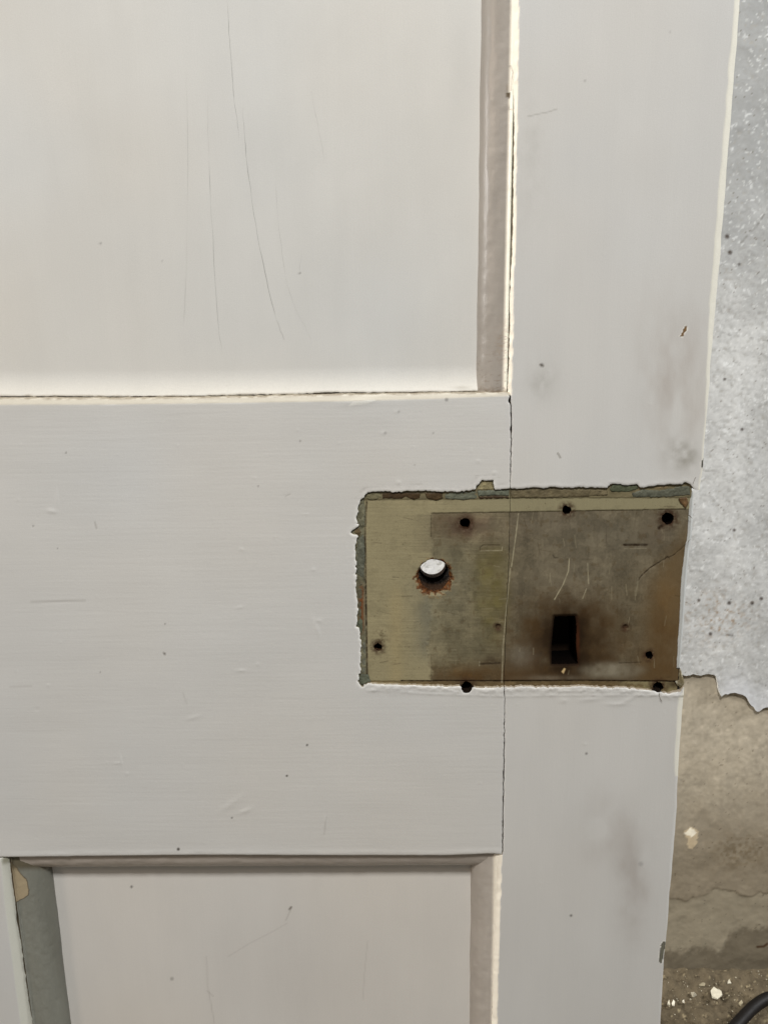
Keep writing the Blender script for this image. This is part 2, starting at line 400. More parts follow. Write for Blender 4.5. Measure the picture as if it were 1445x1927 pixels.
def c_stile(x, z, f):
    px, py, dR, cw, dL, lw = stile_parts(x, z)
    c = paint_tint(px, py, WHITE)
    grey = A(150, 148, 140); brown = A(165, 156, 148)
    # soiling patches
    s1 = np.exp(-(((px - 1282) / 26) ** 2 + ((py - 855) / 26) ** 2)) * (0.55 + 0.5 * fbm(px / 14, py / 14, 61, 3))
    c = mixc(c, grey, np.clip(s1 * 1.25, 0, .8))
    s2 = np.exp(-(((px - 1270) / 60) ** 2 + ((py - 720) / 130) ** 2)) * (0.22 + 0.3 * fbm(px / 25, py / 60, 63, 3))
    c = mixc(c, brown, np.clip(s2 * 1.3, 0, .5))
    s3 = np.exp(-(((px - 1190) / 30) ** 2 + ((py - 1660) / 95) ** 2)) * (0.34 + 0.4 * fbm(px / 45, py / 70, 65, 4))
    c = mixc(c, brown * 0.85, np.clip(s3 * 1.2, 0, .5))
    s4 = np.exp(-(((px - 1020) / 26) ** 2 + ((py - 720) / 30) ** 2)) * 0.3 + np.exp(-(((px - 1000) / 25) ** 2 + ((py - 300) / 120) ** 2)) * 0.12
    c = mixc(c, grey, np.clip(s4 * (1 + fbm(px / 15, py / 25, 67, 3)), 0, .5))
    s5 = np.exp(-(((px - 1140) / 50) ** 2 + ((py - 1560) / 60) ** 2)) * (0.15 + 0.3 * fbm(px / 45, py / 60, 69, 4))
    c = mixc(c, brown * 0.9, np.clip(s5, 0, .35))
    # scratches
    for pts, k, wd in (([(993, 219), (1015, 214), (1030, 211), (1048, 205)], .35, 1.2), ([(1049, 853), (1054, 861)], .8, 1.4), ([(1016, 686), (1022, 689)], .8, 1.5)):
        c = mixc(c, A(120, 115, 105), k * np.clip(1.5 - d_line(px, py, pts) / wd, 0, 1))
    c = mixc(c, CREAM, sm(2.0, -0.5, dR - cw) * (py < 1460))
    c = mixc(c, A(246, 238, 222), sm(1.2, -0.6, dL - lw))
    for pl, col in CHIPS_ST:
        sd = sd_poly(px, py, pl) + 0.6 * fbm(px / 3, py / 3, 71, 2)
        c = mixc(c, A(232, 230, 222), sm(-2.6, -0.8, sd) * 0.7)
        c = mixc(c, col, sm(-0.6, 0.6, sd))
        c = mixc(c, col * 0.45, sm(-0.7, 0.0, sd) * sm(1.6, 0.5, sd) * 0.8)
    return specks(px, py, c)
xL = D(918, 2060)[0] - 0.002; xR = D(1401, -120)[0] + 0.004
zT = D(958, -110)[1]; zB = D(940, 2050)[1]
stile = part(sheet('stile', rng(xL, xR, 0.00062), rng(zB, zT, 0.00062), f_stile, h_stile, c_stile, M_V, None, 0.024, side_col(A(150, 140, 125))), door)

# ---- lock rail
TOPE = [(-260, 748), (0, 750), (200, 750), (420, 748), (640, 743), (800, 741), (900, 739.5), (958, 738)]      # crack under the panel
FACE = [(-260, 764), (0, 762), (320, 760), (640, 755), (800, 751), (958, 745)]                              # where the rail's face begins
BOTE = [(-260, 1617), (0, 1614.5), (200, 1612), (400, 1610), (600, 1611), (840, 1611), (900, 1608.5), (930, 1608), (945, 1610)]
def ix(px, L): return np.interp(px, [q[0] for q in L], [q[1] for q in L])
def f_rail(X, Z):
    px, py = topx(X, Z)
    top = ix(px, TOPE) + 0.8 * fbm(px / 12.0, px * 0, 15, 3)
    bot = ix(px, BOTE) + 0.8 * fbm(px / 18.0, px * 0, 16, 3)
    j = interp_poly(py, JOINT) + 0.8 * fbm(py / 9.0, py * 0, 11, 3)
    jog = 1.2 * np.clip(fbm(py / 6.0, py * 0 + 2, 13, 3) - 0.1, 0, 1)
    blob = 2.6 * np.exp(-((py - 755) / 4.0) ** 2) + 2.2 * np.exp(-((py - 808) / 5.0) ** 2)
    f = np.minimum(np.minimum(py - top, bot - py), j - px - jog - blob - 0.35 - 0.7 * sm(1330, 1450, py) - 0.6 * (1 - sm(760, 900, py)))
    f = np.minimum(f, px + 240)
    f = np.minimum(f, f_notch(px, py))
    return np.minimum(f, f_holes(px, py, BOTTOM_HOLES)) * MM
def h_rail(x, z, f):
    px, py = topx(x, z)
    face = ix(px, FACE) + 0.8 * fbm(px / 30.0, px * 0, 17, 3)
    y = np.clip(face - py, 0, None) * MM * 0.36
    bot = ix(px, BOTE); y = y + 0.0006 * np.clip(1 - (bot - py) / 3.0, 0, 1) ** 2
    y = y - 0.00012 * np.exp(-((bot - py - 6) / 5.0) ** 2) * (1 + 0.5 * fbm(px / 25, py / 8, 18, 3))
    y = y + 0.0002 * np.clip(1 - f / 0.0005, 0, 1) ** 2
    return y - lumps(px, py) - ridge(px, py) + 0.00005 * fbm(px / 140, py / 60, 52, 2)
def c_rail(x, z, f):
    px, py = topx(x, z)
    c = paint_tint(px, py, WHITE)
    face = ix(px, FACE)
    c = mixc(c, A(196, 190, 176), sm(1.5, -1.0, py - face))
    dirt = np.clip(1 - (py - ix(px, TOPE)) / 4.0, 0, 1) * np.clip(0.5 + fbm(px / 10, py / 4, 19, 3), 0, 1)
    c = mixc(c, A(120, 104, 80), dirt * 0.8)
    # halo of thin cream paint round the lock patch and a grubby smear above it
    d = f_notch(px, py)
    c = mixc(c, A(226, 225, 220), np.clip(1 - d / 6.0, 0, 1) * 0.5)
    c = mixc(c, A(150, 146, 138), np.exp(-((d - 11) / 3.0) ** 2) * (py < 940) * np.clip(fbm(px / 40, py / 5, 25, 3), 0, 1) * 0.5)
    c = mixc(c, A(225, 224, 218), sm(-1, 1.5, sd_poly(px, py, [(655, 764), (664, 756), (700, 752), (708, 753), (690, 760)])) * .8)
    for pts, k, wd in (([(308, 1228), (311, 1232)], .7, 1.3), ([(60, 1133), (160, 1130)], .18, 2.5), ([(20, 1293), (60, 1291)], .15, 2), ([(179, 983), (182, 994)], .35, 1.5),
                       ([(345, 1305), (352, 1325)], .15, 1.5), ([(536, 935), (546, 930)], .3, 1.2), ([(614, 1538), (610, 1570)], .2, 1.5)):
        c = mixc(c, A(125, 120, 112), k * np.clip(1.5 - d_line(px, py, pts) / wd, 0, 1))
    return specks(px, py, c)
x0 = D(-230, 1610)[0]
rail = part(sheet('lock_rail', np.concatenate([rng(x0 - .03, D(-8, 1200)[0], 0.003)[:-1], rng(D(-8, 1200)[0], D(966, 760)[0], 0.0006)]),
                  rng(D(0, 1624)[1], D(955, 730)[1], 0.0006), f_rail, h_rail, c_rail, M_H, None, 0.024, side_col(A(150, 140, 122))), door)

# ---- what lies behind the lock patch: worn wood with old olive paint, in two boards that meet at the joint
WJ = [(960, 900), (959, 960), (957, 1050), (953, 1150), (949, 1250), (948, 1320)]
WR = [(1301, 905), (1296, 960), (1293, 1010), (1287, 1100), (1281, 1200), (1276, 1262), (1282, 1290), (1284, 1320)]
def f_wood(which):
    def f(X, Z):
        px, py = topx(X, Z, 0.0018)
        j = interp_poly(py, WJ) + 0.5 * fbm(py / 7, py * 0, 14, 2)
        g = np.minimum(np.minimum(py - 893, 1318 - py), (j - 0.4 - px) if which == 'rail' else (px - j - 0.4))
        g = np.minimum(g, px - 654)
        g = np.minimum(g, interp_poly(py, WR) + 0.8 * fbm(py / 8, py * 0, 24, 2) - px)
        g = np.minimum(g, f_holes(px, py, HOLES))
        g = np.minimum(g, np.hypot(px - KNOB[0], (py - KNOB[1]) / 1.03) - KNOB[2] * (1 + .05 * fbm(px / 8, py / 8, 27, 2)))
        g = np.minimum(g, -sd_poly(px, py, KEYHOLE) + 0.8 * fbm(px / 4, py / 4, 28, 3))
        return g * MM
    return f
def wood_layers(px, py):
    topl = np.interp(px, [680, 812, 1000, 1300], [966, 966, 963, 958])
    n1 = fbm(px / 6, py / 6, 81, 3)
    olive = np.maximum(sm(6.0, -5.0, px - 810 - 3.0 * n1 - 7 * fbm(px / 30, py / 22, 82, 3) * sm(1010, 1050, py) - np.interp(py, [960, 1060, 1100, 1280], [0, -2, 0, -2])),
                       sm(1.0, -1.0, py - topl - 0.9 * n1))
    border_t = sm(1.0, -1.0, py - np.interp(px, [690, 900, 960, 1290], [940, 939, 937, 936]) - 0.8 * n1)
    border_b = sm(-1.0, 1.0, py - 1281.5 - 0.5 * n1)
    border_l = sm(1.0, -1.0, px - np.interp(py, [930, 1000, 1150, 1290], [685, 685, 688, 690]) - 0.8 * n1)
    return olive, border_t, border_b, border_l
PALE = [([(1071, 1051), (1069, 1075), (1059, 1100), (1043, 1128)], .75, 1.0), ([(1105, 1060), (1107, 1098)], .5, 1.2), ([(1103, 1108), (1096, 1126)], .55, 1.0),
        ([(975, 967), (970, 1010), (962, 1066)], .7, 1.0), ([(960, 1070), (952, 1150), (946, 1220), (944, 1285)], .6, 1.0), ([(780, 978), (812, 984)], .0, 1),
        ([(904, 1037), (944, 1036), (945, 1029)], .6, .8), ([(1174, 1033), (1216, 1032)], .3, .8), ([(902, 1245), (902, 1253)], .6, .8), ([(1200, 1090), (1196, 1120)], .2, 1.5)]
DARK = [([(1200, 1093), (1206, 1084), (1222, 1069), (1245, 1055), (1255, 1050)], .75, 1.1), ([(1255, 1050), (1265, 1046), (1280, 1034), (1291, 1023)], .7, .9), ([(1250, 1052), (1256, 1047), (1259, 1052)], .6, 1),
        ([(903, 1036), (903, 1030), (908, 1026), (940, 1026)], .55, .8), ([(1174, 1026), (1216, 1026)], .85, 2.2), ([(902, 1250), (940, 1248)], .6, 1.8), ([(1040, 1045), (1043, 1050), (1049, 1050)], .5, 1),
        ([(755, 1281), (940, 1282), (1100, 1281), (1274, 1283)], .95, 1.3), ([(812, 966), (900, 965), (1000, 963), (1120, 961), (1180, 960), (1290, 958)], .6, 1.0), ([(811, 970), (811, 1010)], .55, 1.0),
        ([(811, 1230), (811, 1280)], .3, .8), ([(690, 945), (687, 1000), (689, 1150), (691, 1280)], .8, 1.7), ([(1165, 1248), (1205, 1247)], .45, 1.2), ([(738, 1086), (750, 1087)], .4, .7), ([(1245, 990), (1240, 994)], .8, 3.2)]
SCR = {'rail': [], 'stile': []}
rs = random.Random(12)
for wh, (xa_, xb_) in (('rail', (700, 945)), ('stile', (965, 1280))):
    for i in range(60):
        x_, y_ = rs.uniform(xa_, xb_), rs.uniform(945, 1275); L_ = rs.uniform(4, 26); sk = rs.uniform(-.25, .25)
        p_ = [(x_, y_), (x_ + L_, y_ + sk * L_)] if wh == 'rail' or i % 4 == 0 else [(x_, y_), (x_ + sk * L_, y_ + L_)]
        SCR[wh].append((p_, rs.uniform(.15, .45), rs.uniform(.5, .9), A(150, 141, 116) if i % 2 else A(62, 50, 36)))
def c_wood(which):
    def cf(x, z, f):
        px, py = topx(x, z, 0.0018)
        olive, bt, bb, bl = wood_layers(px, py)
        gr = fbm(px / 70, py / 2.2, 83, 4) if which == 'rail' else fbm(px / 2.4, py / 70, 85, 4)
        cl = fbm(px / 45, py / 45, 87, 4)
        fi = fbm(px / 3.2, py / 3.2, 89, 3)
        base = A(117, 109, 86) if which == 'rail' else A(104, 96, 79)
        c = np.tile(base, (len(px), 1)) * (1 + 0.07 * gr + 0.28 * cl + 0.15 * fi)[:, None]
        def blob(cx, cy, rx, ry, col, k, seed, pw=1.0):
            nonlocal c
            e = ((px - cx) / rx) ** 2 + ((py - cy) / ry) ** 2
            mk = np.exp(-e ** pw) * k * np.clip(1 + 0.55 * fbm(px / 18, py / 18, seed, 4), 0, 1.6)
            c = mixc(c, col, np.clip(mk, 0, 1))
        blob(872, 990, 62, 26, A(96, 76, 62), .75, 101); blob(872, 992, 34, 13, A(66, 48, 40), .5, 102)
        blob(930, 1010, 30, 40, A(104, 94, 80), .5, 103)
        blob(925, 1120, 34, 95, A(100, 92, 56), .75, 104, 2); blob(920, 1055, 40, 18, A(92, 84, 54), .6, 105)
        blob(850, 1090, 40, 70, A(112, 108, 90), .5, 106); blob(800, 1160, 34, 60, A(108, 106, 88), .45, 107)
        blob(900, 1275, 90, 22, A(104, 78, 44), .85, 108); blob(925, 1243, 30, 12, A(56, 44, 32), .8, 109)
        blob(1060, 1100, 80, 50, A(120, 113, 97), .4, 110)
        blob(1010, 1150, 60, 110, A(92, 84, 67), .4, 127); blob(1190, 1180, 60, 90, A(90, 79, 59), .5, 128); blob(900, 1200, 60, 50, A(100, 94, 74), .5, 129); blob(1130, 1240, 60, 40, A(80, 66, 46), .5, 130); blob(1150, 1010, 110, 40, A(100, 94, 80), .5, 111)
        blob(1030, 985, 60, 20, A(106, 98, 84), .5, 112); blob(1235, 1000, 32, 34, A(96, 86, 72), .6, 113)
        c = mixc(c, A(62, 48, 32), sm(1235, 1282, py + 10 * cl) * .55)
        w1 = sm(.22, .30, fbm(px / 26, py / 15, 171, 5)); c = mixc(c, c * 1.16, w1)
        w2 = sm(.30, .36, fbm(px / 14, py / 24, 173, 5)); c = mixc(c, c * .86, w2)
        w3 = sm(.55, .60, fbm(px / 9, py / 9, 175, 4)); c = mixc(c, A(84, 70, 48), w3 * .35)
        right_ = sm(-34, 26, px - np.interp(py, [955, 1040, 1090, 1150, 1290], [1330, 1262, 1228, 1214, 1206]) - 9 * fbm(px / 18, py / 60, 115, 3))
        c = mixc(c, A(98, 81, 56), right_ * 0.75)
        blob(1255, 1130, 22, 60, A(118, 94, 60), .45, 116); blob(1230, 1262, 36, 26, A(88, 66, 38), .6, 117)
        blob(1010, 1272, 110, 22, A(76, 58, 36), .8, 118); blob(1250, 1200, 30, 80, A(84, 62, 36), .5, 119)
        blob(1066, 1208, 104, 88, A(78, 61, 40), 1.1, 120, 1.4); blob(1070, 1212, 70, 74, A(50, 38, 25), 1.1, 121, 1.5); blob(1066, 1205, 34, 54, A(34, 25, 17), .9, 122, 2)
        blob(1120, 1190, 16, 46, A(70, 56, 38), .5, 123)
        blob(1150, 1262, 52, 15, A(128, 121, 104), .85, 124, 1.6); blob(985, 1235, 24, 22, A(126, 120, 108), .35, 125)
        blob(1040, 1276, 60, 5, A(118, 108, 92), .5, 126)
        gl = (px > 805) & (py > 960)
        oc = np.tile(A(145, 136, 107), (len(px), 1)) * (1 + 0.02 * gr * (which == 'rail') + 0.07 * cl + 0.05 * fi)[:, None]
        oc = mixc(oc, A(138, 131, 104), sm(800, 1000, px))
        oc = mixc(oc, A(116, 112, 94), np.exp(-((px - 808) / 44) ** 2) * sm(1040, 1110, py) * (1 - sm(1200, 1275, py)) * np.clip(.65 + .6 * cl, 0, 1))
        oc = mixc(oc, A(118, 110, 88), np.exp(-((px - 808) / 26) ** 2) * (py < 1040) * (py > 968) * .6)
        oc = mixc(oc, A(154, 140, 104), np.exp(-((px - 745) / 14) ** 2) * sm(1080, 1140, py) * .5)
        sp = (fbm(px / 2.6, py / 2.6, 131, 2) > 1.02) * (fbm(px / 30, py / 30, 133, 2) > -0.1)
        oc = mixc(oc, A(86, 74, 52), sp * 0.6)
        oc = mixc(oc, A(90, 78, 56), np.exp(-(((px - 716) / 14) ** 2 + ((py - 1208) / 24) ** 2)) * np.clip(fbm(px / 4, py / 4, 135, 3) + .1, 0, 1))
        w4 = sm(.42, .47, fbm(px / 20, py / 16, 177, 5)); oc = mixc(oc, oc * .92, w4)
        c = c * (1 - olive[:, None]) + oc * olive[:, None]
        for pts, k, wd, colr in SCR[which]:
            mx_ = (np.abs(px - pts[0][0]) < 60) & (np.abs(py - pts[0][1]) < 60)
            if mx_.any(): c[mx_] = mixc(c[mx_], colr, k * np.clip(1.5 - d_line(px[mx_], py[mx_], pts) / wd, 0, 1))
        tb = np.tile(A(112, 104, 80), (len(px), 1)) * (1 + .22 * fbm(px / 12, py / 5, 141, 4))[:, None]
        c = c * (1 - bt[:, None]) + tb * bt[:, None]
        bbc = np.tile(A(96, 82, 58), (len(px), 1)) * (1 + .30 * fbm(px / 16, py / 4, 143, 4))[:, None]
        bbc = mixc(bbc, A(138, 130, 98), sm(1150, 1190, px) * .6 * np.clip(.8 + fbm(px / 9, py / 5, 144, 3), 0, 1))
        bbc = mixc(bbc, A(60, 46, 32), np.exp(-(((px - 1268) / 14) ** 2 + ((py - 1287) / 9) ** 2)) * .8)
        bbc = mixc(bbc, A(136, 124, 92), sm(820, 720, px) * .7)
        c = c * (1 - bb[:, None]) + bbc * bb[:, None]
        lb = np.tile(A(104, 101, 82), (len(px), 1)) * (1 + .45 * fbm(px / 5, py / 10, 145, 4))[:, None]
        lb = mixc(lb, A(108, 64, 34), np.exp(-((px - 680) / 5) ** 2) * sm(1090, 1115, py) * (1 - sm(1170, 1200, py)) * .9)
        c = c * (1 - bl[:, None]) + lb * bl[:, None]
        for pts, k, wd in DARK:
            c = mixc(c, A(46, 36, 26), k * np.clip(1.5 - d_line(px, py, pts) / wd, 0, 1) * np.clip(1 + .5 * fbm(px / 5, py / 5, 151, 2), .2, 1.2))
        for pts, k, wd in PALE:
            c = mixc(c, A(166, 158, 132), k * np.clip(1.4 - d_line(px, py, pts) / wd, 0, 1) * np.clip(1 + .5 * fbm(px / 6, py / 6, 153, 2), .2, 1.2))
        for (a, b, r) in HOLES + [(937, 1180, 5), (1177, 1181, 5)]:
            dd = np.hypot(px - a, py - b)
            mk = np.clip(1.5 - dd / (r * 1.6), 0, 1) * np.clip(.9 + .9 * fbm(px / 4, py / 4, int(a) + 5, 3), 0, 1.2)
            c = mixc(c, A(62, 44, 32), np.clip(mk, 0, .9))
        dk = np.hypot(px - 817, (py - 1087)) / (36 + 2.0 * fbm(px / 7, py / 5, 161, 4) * 3.2)
        c = mixc(c, A(108, 70, 40), sm(1.0, .90, dk)); c = mixc(c, A(66, 42, 26), sm(1.0, .94, dk) * np.clip(.45 + fbm(px / 3, py / 3, 163, 3), 0, .8))
        c = mixc(c, A(150, 128, 88), sm(1.02, 1.0, dk) * sm(.96, 1.0, dk) * .5)
        ke = -sd_poly(px, py, KEYHOLE)
        c = mixc(c, A(30, 20, 14), sm(7, 0, ke) * .8)
        c = mixc(c, A(80, 44, 26), np.exp(-(((px - 1087) / 3) ** 2 + ((py - 1205) / 32) ** 2)) * .6)
        c = mixc(c, A(190, 165, 120), sm(-.8, .8, sd_poly(px, py, [(1056, 1264), (1061, 1257), (1064, 1259), (1060, 1268)])))
        return np.clip(c, 0.004, 1)
    return cf
def h_wood(which):
    def h(x, z, f):
        px, py = topx(x, z, 0.0018)
        olive, bt, bb, bl = wood_layers(px, py)
        y = 0.0019 + np.zeros_like(x)
        y = y - 0.00028 * olive - 0.00035 * bt + 0.00035 * bb - 0.0005 * bl
        y = y + 0.00003 * (fbm(px / 70, py / 2.2, 83, 3) if which == 'rail' else fbm(px / 2.4, py / 70, 85, 3)) + 0.0002 * fbm(px / 7, py / 7, 91, 3) * np.maximum(bl, bb)
        for pts, k, wd in DARK: y = y + 0.00025 * k * np.clip(1.5 - d_line(px, py, pts) / wd, 0, 1)
        for (a, b, r) in HOLES:
            dd = np.hypot(px - a, py - b) / r; y = y + 0.0005 * np.clip(1.5 - dd, 0, .5)
        for (a, b, r) in [(937, 1180, 5), (1177, 1181, 5)]:
            y = y + 0.0009 * np.exp(-(np.hypot(px - a, py - b) / r) ** 4)
        dk = np.hypot(px - 817, (py - 1087)) / 36
        y = y + 0.0022 * sm(1.0, .80, dk) + 0.0005 * sm(1, .95, dk) * fbm(px / 4, py / 4, 167, 3)
        ke = -sd_poly(px, py, KEYHOLE); y = y + 0.0008 * np.clip(1 - ke / 5, 0, 1)
        return y
    return h
zs_w = rng(D(960, 1320)[1], D(960, 890)[1], 0.00036)
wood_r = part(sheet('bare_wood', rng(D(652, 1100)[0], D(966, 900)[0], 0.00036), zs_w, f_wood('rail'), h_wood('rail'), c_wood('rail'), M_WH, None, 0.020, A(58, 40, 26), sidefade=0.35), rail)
wood_s = part(sheet('bare_wood', rng(D(944, 1300)[0], D(1306, 900)[0], 0.00036), zs_w, f_wood('stile'), h_wood('stile'), c_wood('stile'), M_WV, None, 0.020, A(12, 8, 6), sidefade=0.1), stile)  # slot and hole walls near black, their inner shade painted in
tag(wood_r, 'olive-beige old paint and bare wood with a knob hole through it')
tag(wood_s, 'stained grey-brown bare wood with a black keyhole slot')

# solid core that closes the blind screw holes; only the knob hole goes right through
def f_core(X, Z):
    px, py = topx(X, Z, 0.0018)
    c = D(KNOB[0], KNOB[1], 0.0018)
    g = np.minimum(np.minimum(X + 0.13, 0.085 - X), np.minimum(Z + 0.135, 0.1 - Z))
    return np.minimum(g, np.hypot(X - c[0], Z - c[1]) - KNOB[2] * MM * 0.92)
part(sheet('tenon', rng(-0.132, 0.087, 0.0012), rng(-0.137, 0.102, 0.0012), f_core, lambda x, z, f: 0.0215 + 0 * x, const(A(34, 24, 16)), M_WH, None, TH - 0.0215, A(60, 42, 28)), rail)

# ---- remnants of the older paint coats clinging to the rim of the patch
REM = [([(690, 931), (703, 924), (716, 927), (720, 938), (700, 941), (688, 940)], A(120, 114, 88), rail), ([(720, 928), (752, 926), (790, 928), (791, 938), (775, 940), (765, 935), (752, 939), (720, 938)], A(72, 56, 36), rail),
       ([(799, 928), (831, 926), (833, 937), (820, 942), (803, 938)], A(80, 64, 42), rail), ([(836, 927), (862, 925), (897, 924), (898, 938), (870, 941), (837, 939)], A(106, 110, 92), rail),
       ([(895, 922), (902, 911), (906, 904), (926, 906), (925, 913), (930, 921)], A(152, 142, 108), rail), ([(897, 923), (958, 922), (957, 933), (930, 932), (900, 934)], A(106, 112, 95), rail),
       ([(899, 934), (930, 932), (957, 934), (957, 938), (899, 939)], A(66, 52, 36), rail), ([(961, 922), (1010, 919), (1060, 920), (1142, 921), (1143, 932), (1080, 936), (1000, 937), (961, 937)], A(110, 100, 76), stile),
       ([(1146, 920), (1152, 912), (1166, 911), (1180, 914), (1199, 913), (1200, 920), (1180, 926), (1150, 925)], A(86, 94, 68), stile), ([(1226, 918), (1236, 914), (1258, 913), (1256, 919), (1235, 922)], A(146, 130, 98), stile),
       ([(1188, 928), (1210, 921), (1240, 923), (1280, 915), (1298, 914), (1297, 932), (1240, 936), (1190, 936)], A(98, 100, 84), stile), ([(1276, 938), (1292, 935), (1295, 945), (1290, 958), (1280, 947)], A(104, 80, 52), stile),
       ([(674, 950), (684, 936), (688, 960), (686, 992), (676, 990), (671, 975)], A(118, 116, 96), rail), ([(664, 1001), (675, 991), (681, 1000), (676, 1011)], A(102, 88, 64), rail),
       ([(672, 1015), (684, 1006), (687, 1040), (684, 1090), (671, 1080), (670, 1040)], A(100, 102, 86), rail), ([(671, 1100), (682, 1096), (682, 1130), (680, 1165), (673, 1160)], A(96, 92, 74), rail),
       ([(670, 1176), (678, 1160), (684, 1172), (681, 1194)], A(94, 102, 80), rail), ([(674, 1275), (680, 1268), (692, 1270), (698, 1282), (684, 1289), (675, 1286)], A(94, 100, 82), rail),
       ([(680, 1222), (686, 1200), (689, 1240), (687, 1268), (680, 1266)], A(110, 110, 94), rail)]
for k, (pl, col, par) in enumerate(REM):
    col = (col * .55 + col.mean() * np.array([.31, .31, .25])) if col[1] >= col[0] else col * .85
    P = np.array(pl, float)
    def f_rem(X, Z, pl=pl, k=k):
        px, py = topx(X, Z, 0.0012); return (sd_poly(px, py, pl) + 0.9 * fbm(px / 3.5, py / 3.5, 200 + k, 3)) * MM
    def h_rem(x, z, f, k=k):
        px, py = topx(x, z, 0.0012); return 0.0011 - 0.00012 * (k % 3) + 0.0003 * np.clip(1 - f / .0006, 0, 1) ** 2 + 0.00018 * fbm(px / 6, py / 6, 230 + k, 3)
    def c_rem(x, z, f, col=col, k=k):
        px, py = topx(x, z, 0.0012)
        c = np.tile(col, (len(x), 1)) * (1 + 0.28 * fbm(px / 7, py / 5, 260 + k, 4))[:, None]
        return np.clip(mixc(c, col * .45, np.clip(1 - f / .0004, 0, 1) * .7), .005, 1)
    a = D(P[:, 0].min() - 3, P[:, 1].max() + 3, .0012); b = D(P[:, 0].max() + 3, P[:, 1].min() - 3, .0012)
    o = part(sheet('paint_remnant', rng(a[0], b[0], 0.0004), rng(a[1], b[1], 0.0004), f_rem, h_rem, c_rem, M_OLD, None, 0.0011, col * .5), par)

# the skin of grey paint that still stands on the door's edge beside the patch
EDGEP = [(1302, 925), (1305, 926), (1301, 1010), (1296, 1040), (1291, 1100), (1287, 1160), (1283, 1210), (1279, 1258), (1273, 1258), (1276, 1200), (1279, 1160), (1281, 1100), (1288, 1040), (1293, 1010), (1297, 950)]
def f_ed(X, Z):
    px, py = topx(X, Z, .001); return (sd_poly(px, py, EDGEP) + .5 * fbm(px / 6, py / 9, 301, 2)) * MM
a = D(1268, 1262, .001); b = D(1310, 920, .001)
part(sheet('edge_paint', rng(a[0], b[0], .0004), rng(a[1], b[1], .0008), f_ed, lambda x, z, f: 0.0010 + 0.0004 * np.clip(1 - f / .001, 0, 1), const(A(168, 170, 168)), M_V, None, .020, A(150, 150, 146)), stile)
CORN = [(1277, 1262), (1280, 1259), (1283, 1268), (1288, 1285), (1282, 1296), (1274, 1290), (1270, 1283), (1277, 1280)]
def f_co(X, Z):
    px, py = topx(X, Z, .001); return (sd_poly(px, py, CORN) + .9 * fbm(px / 4, py / 4, 303, 3)) * MM
a = D(1264, 1302, .001); b = D(1294, 1254, .001)
def c_co(x, z, f):
    px, py = topx(x, z, .001); return np.clip(mixc(np.tile(A(104, 94, 70), (len(x), 1)), A(170, 166, 150), np.clip(fbm(px / 4, py / 4, 305, 3), 0, 1)), .01, 1)
part(sheet('paint_remnant', rng(a[0], b[0], .0004), rng(a[1], b[1], .0004), f_co, lambda x, z, f: .0009 + .0005 * np.clip(1 - f / .001, 0, 1), c_co, M_OLD, None, .01, A(60, 50, 38)), stile)

# ---- upper panel: flat, swelling forward into a rounded foot above the rail
zled = lambda px: ix(px, TOPE)
def f_up(X, Z):
    px, py = topx(X, Z, PD)
    q, r = topx(X, Z, 0.002)
    return np.minimum(np.minimum(X + .315 + .33, -0.004 - X), np.minimum((zled(q) - 1.5 + 1.1 * fbm(q / 7, q * 0, 321, 3) + 1.2 * fbm(q / 90, q * 0, 322, 2) - r) * MM, 0.80 - Z))
def foot(x, z):
    q, r = topx(x, z, 0.002); return zled(q) - r                     # px above the crack
def h_up(x, z, f):
    px, py = topx(x, z, PD)
    d = foot(x, z)
    t = np.clip(1 - d / 52.0, 0, 1)
    y = PD - 0.0032 * (t ** 1.9) + 0.00010 * fbm(px / 120, py / 160, 323, 3)
    return y + 0.0004 * np.clip(1 - f / .0005, 0, 1)
def c_up(x, z, f):
    px, py = topx(x, z, PD)
    c = paint_tint(px, py, A(201, 200, 196))
    d = foot(x, z)
    c = mixc(c, A(222, 218, 206), sm(50, 6, d) * .25)  # foot painted paler for the light on its upward slope
    c = mixc(c, A(110, 92, 66), np.clip(1 - d / 3.0, 0, 1) * np.clip(.35 + fbm(px / 12, py / 4, 325, 3), 0, 1))
    c = mixc(c, A(170, 166, 156), np.exp(-(((px - 868) / 16) ** 2 + ((py - 729) / 3) ** 2)) * .6)
    return specks(px, py, c)
xu = np.concatenate([rng(-.65, D(-8, 400, PD)[0], .01)[:-1], rng(D(-8, 400, PD)[0], 0.0, .0009)])
zu = np.concatenate([rng(D(400, 768)[1], D(400, 680)[1], .0005)[:-1], rng(D(400, 680)[1], D(400, -20)[1], .0009)[:-1], rng(D(400, -20)[1], .81, .02)])
panel_u = part(sheet('panel', xu, zu, f_up, h_up, c_up, M_V, None, 0.006, A(150, 130, 100)), door)

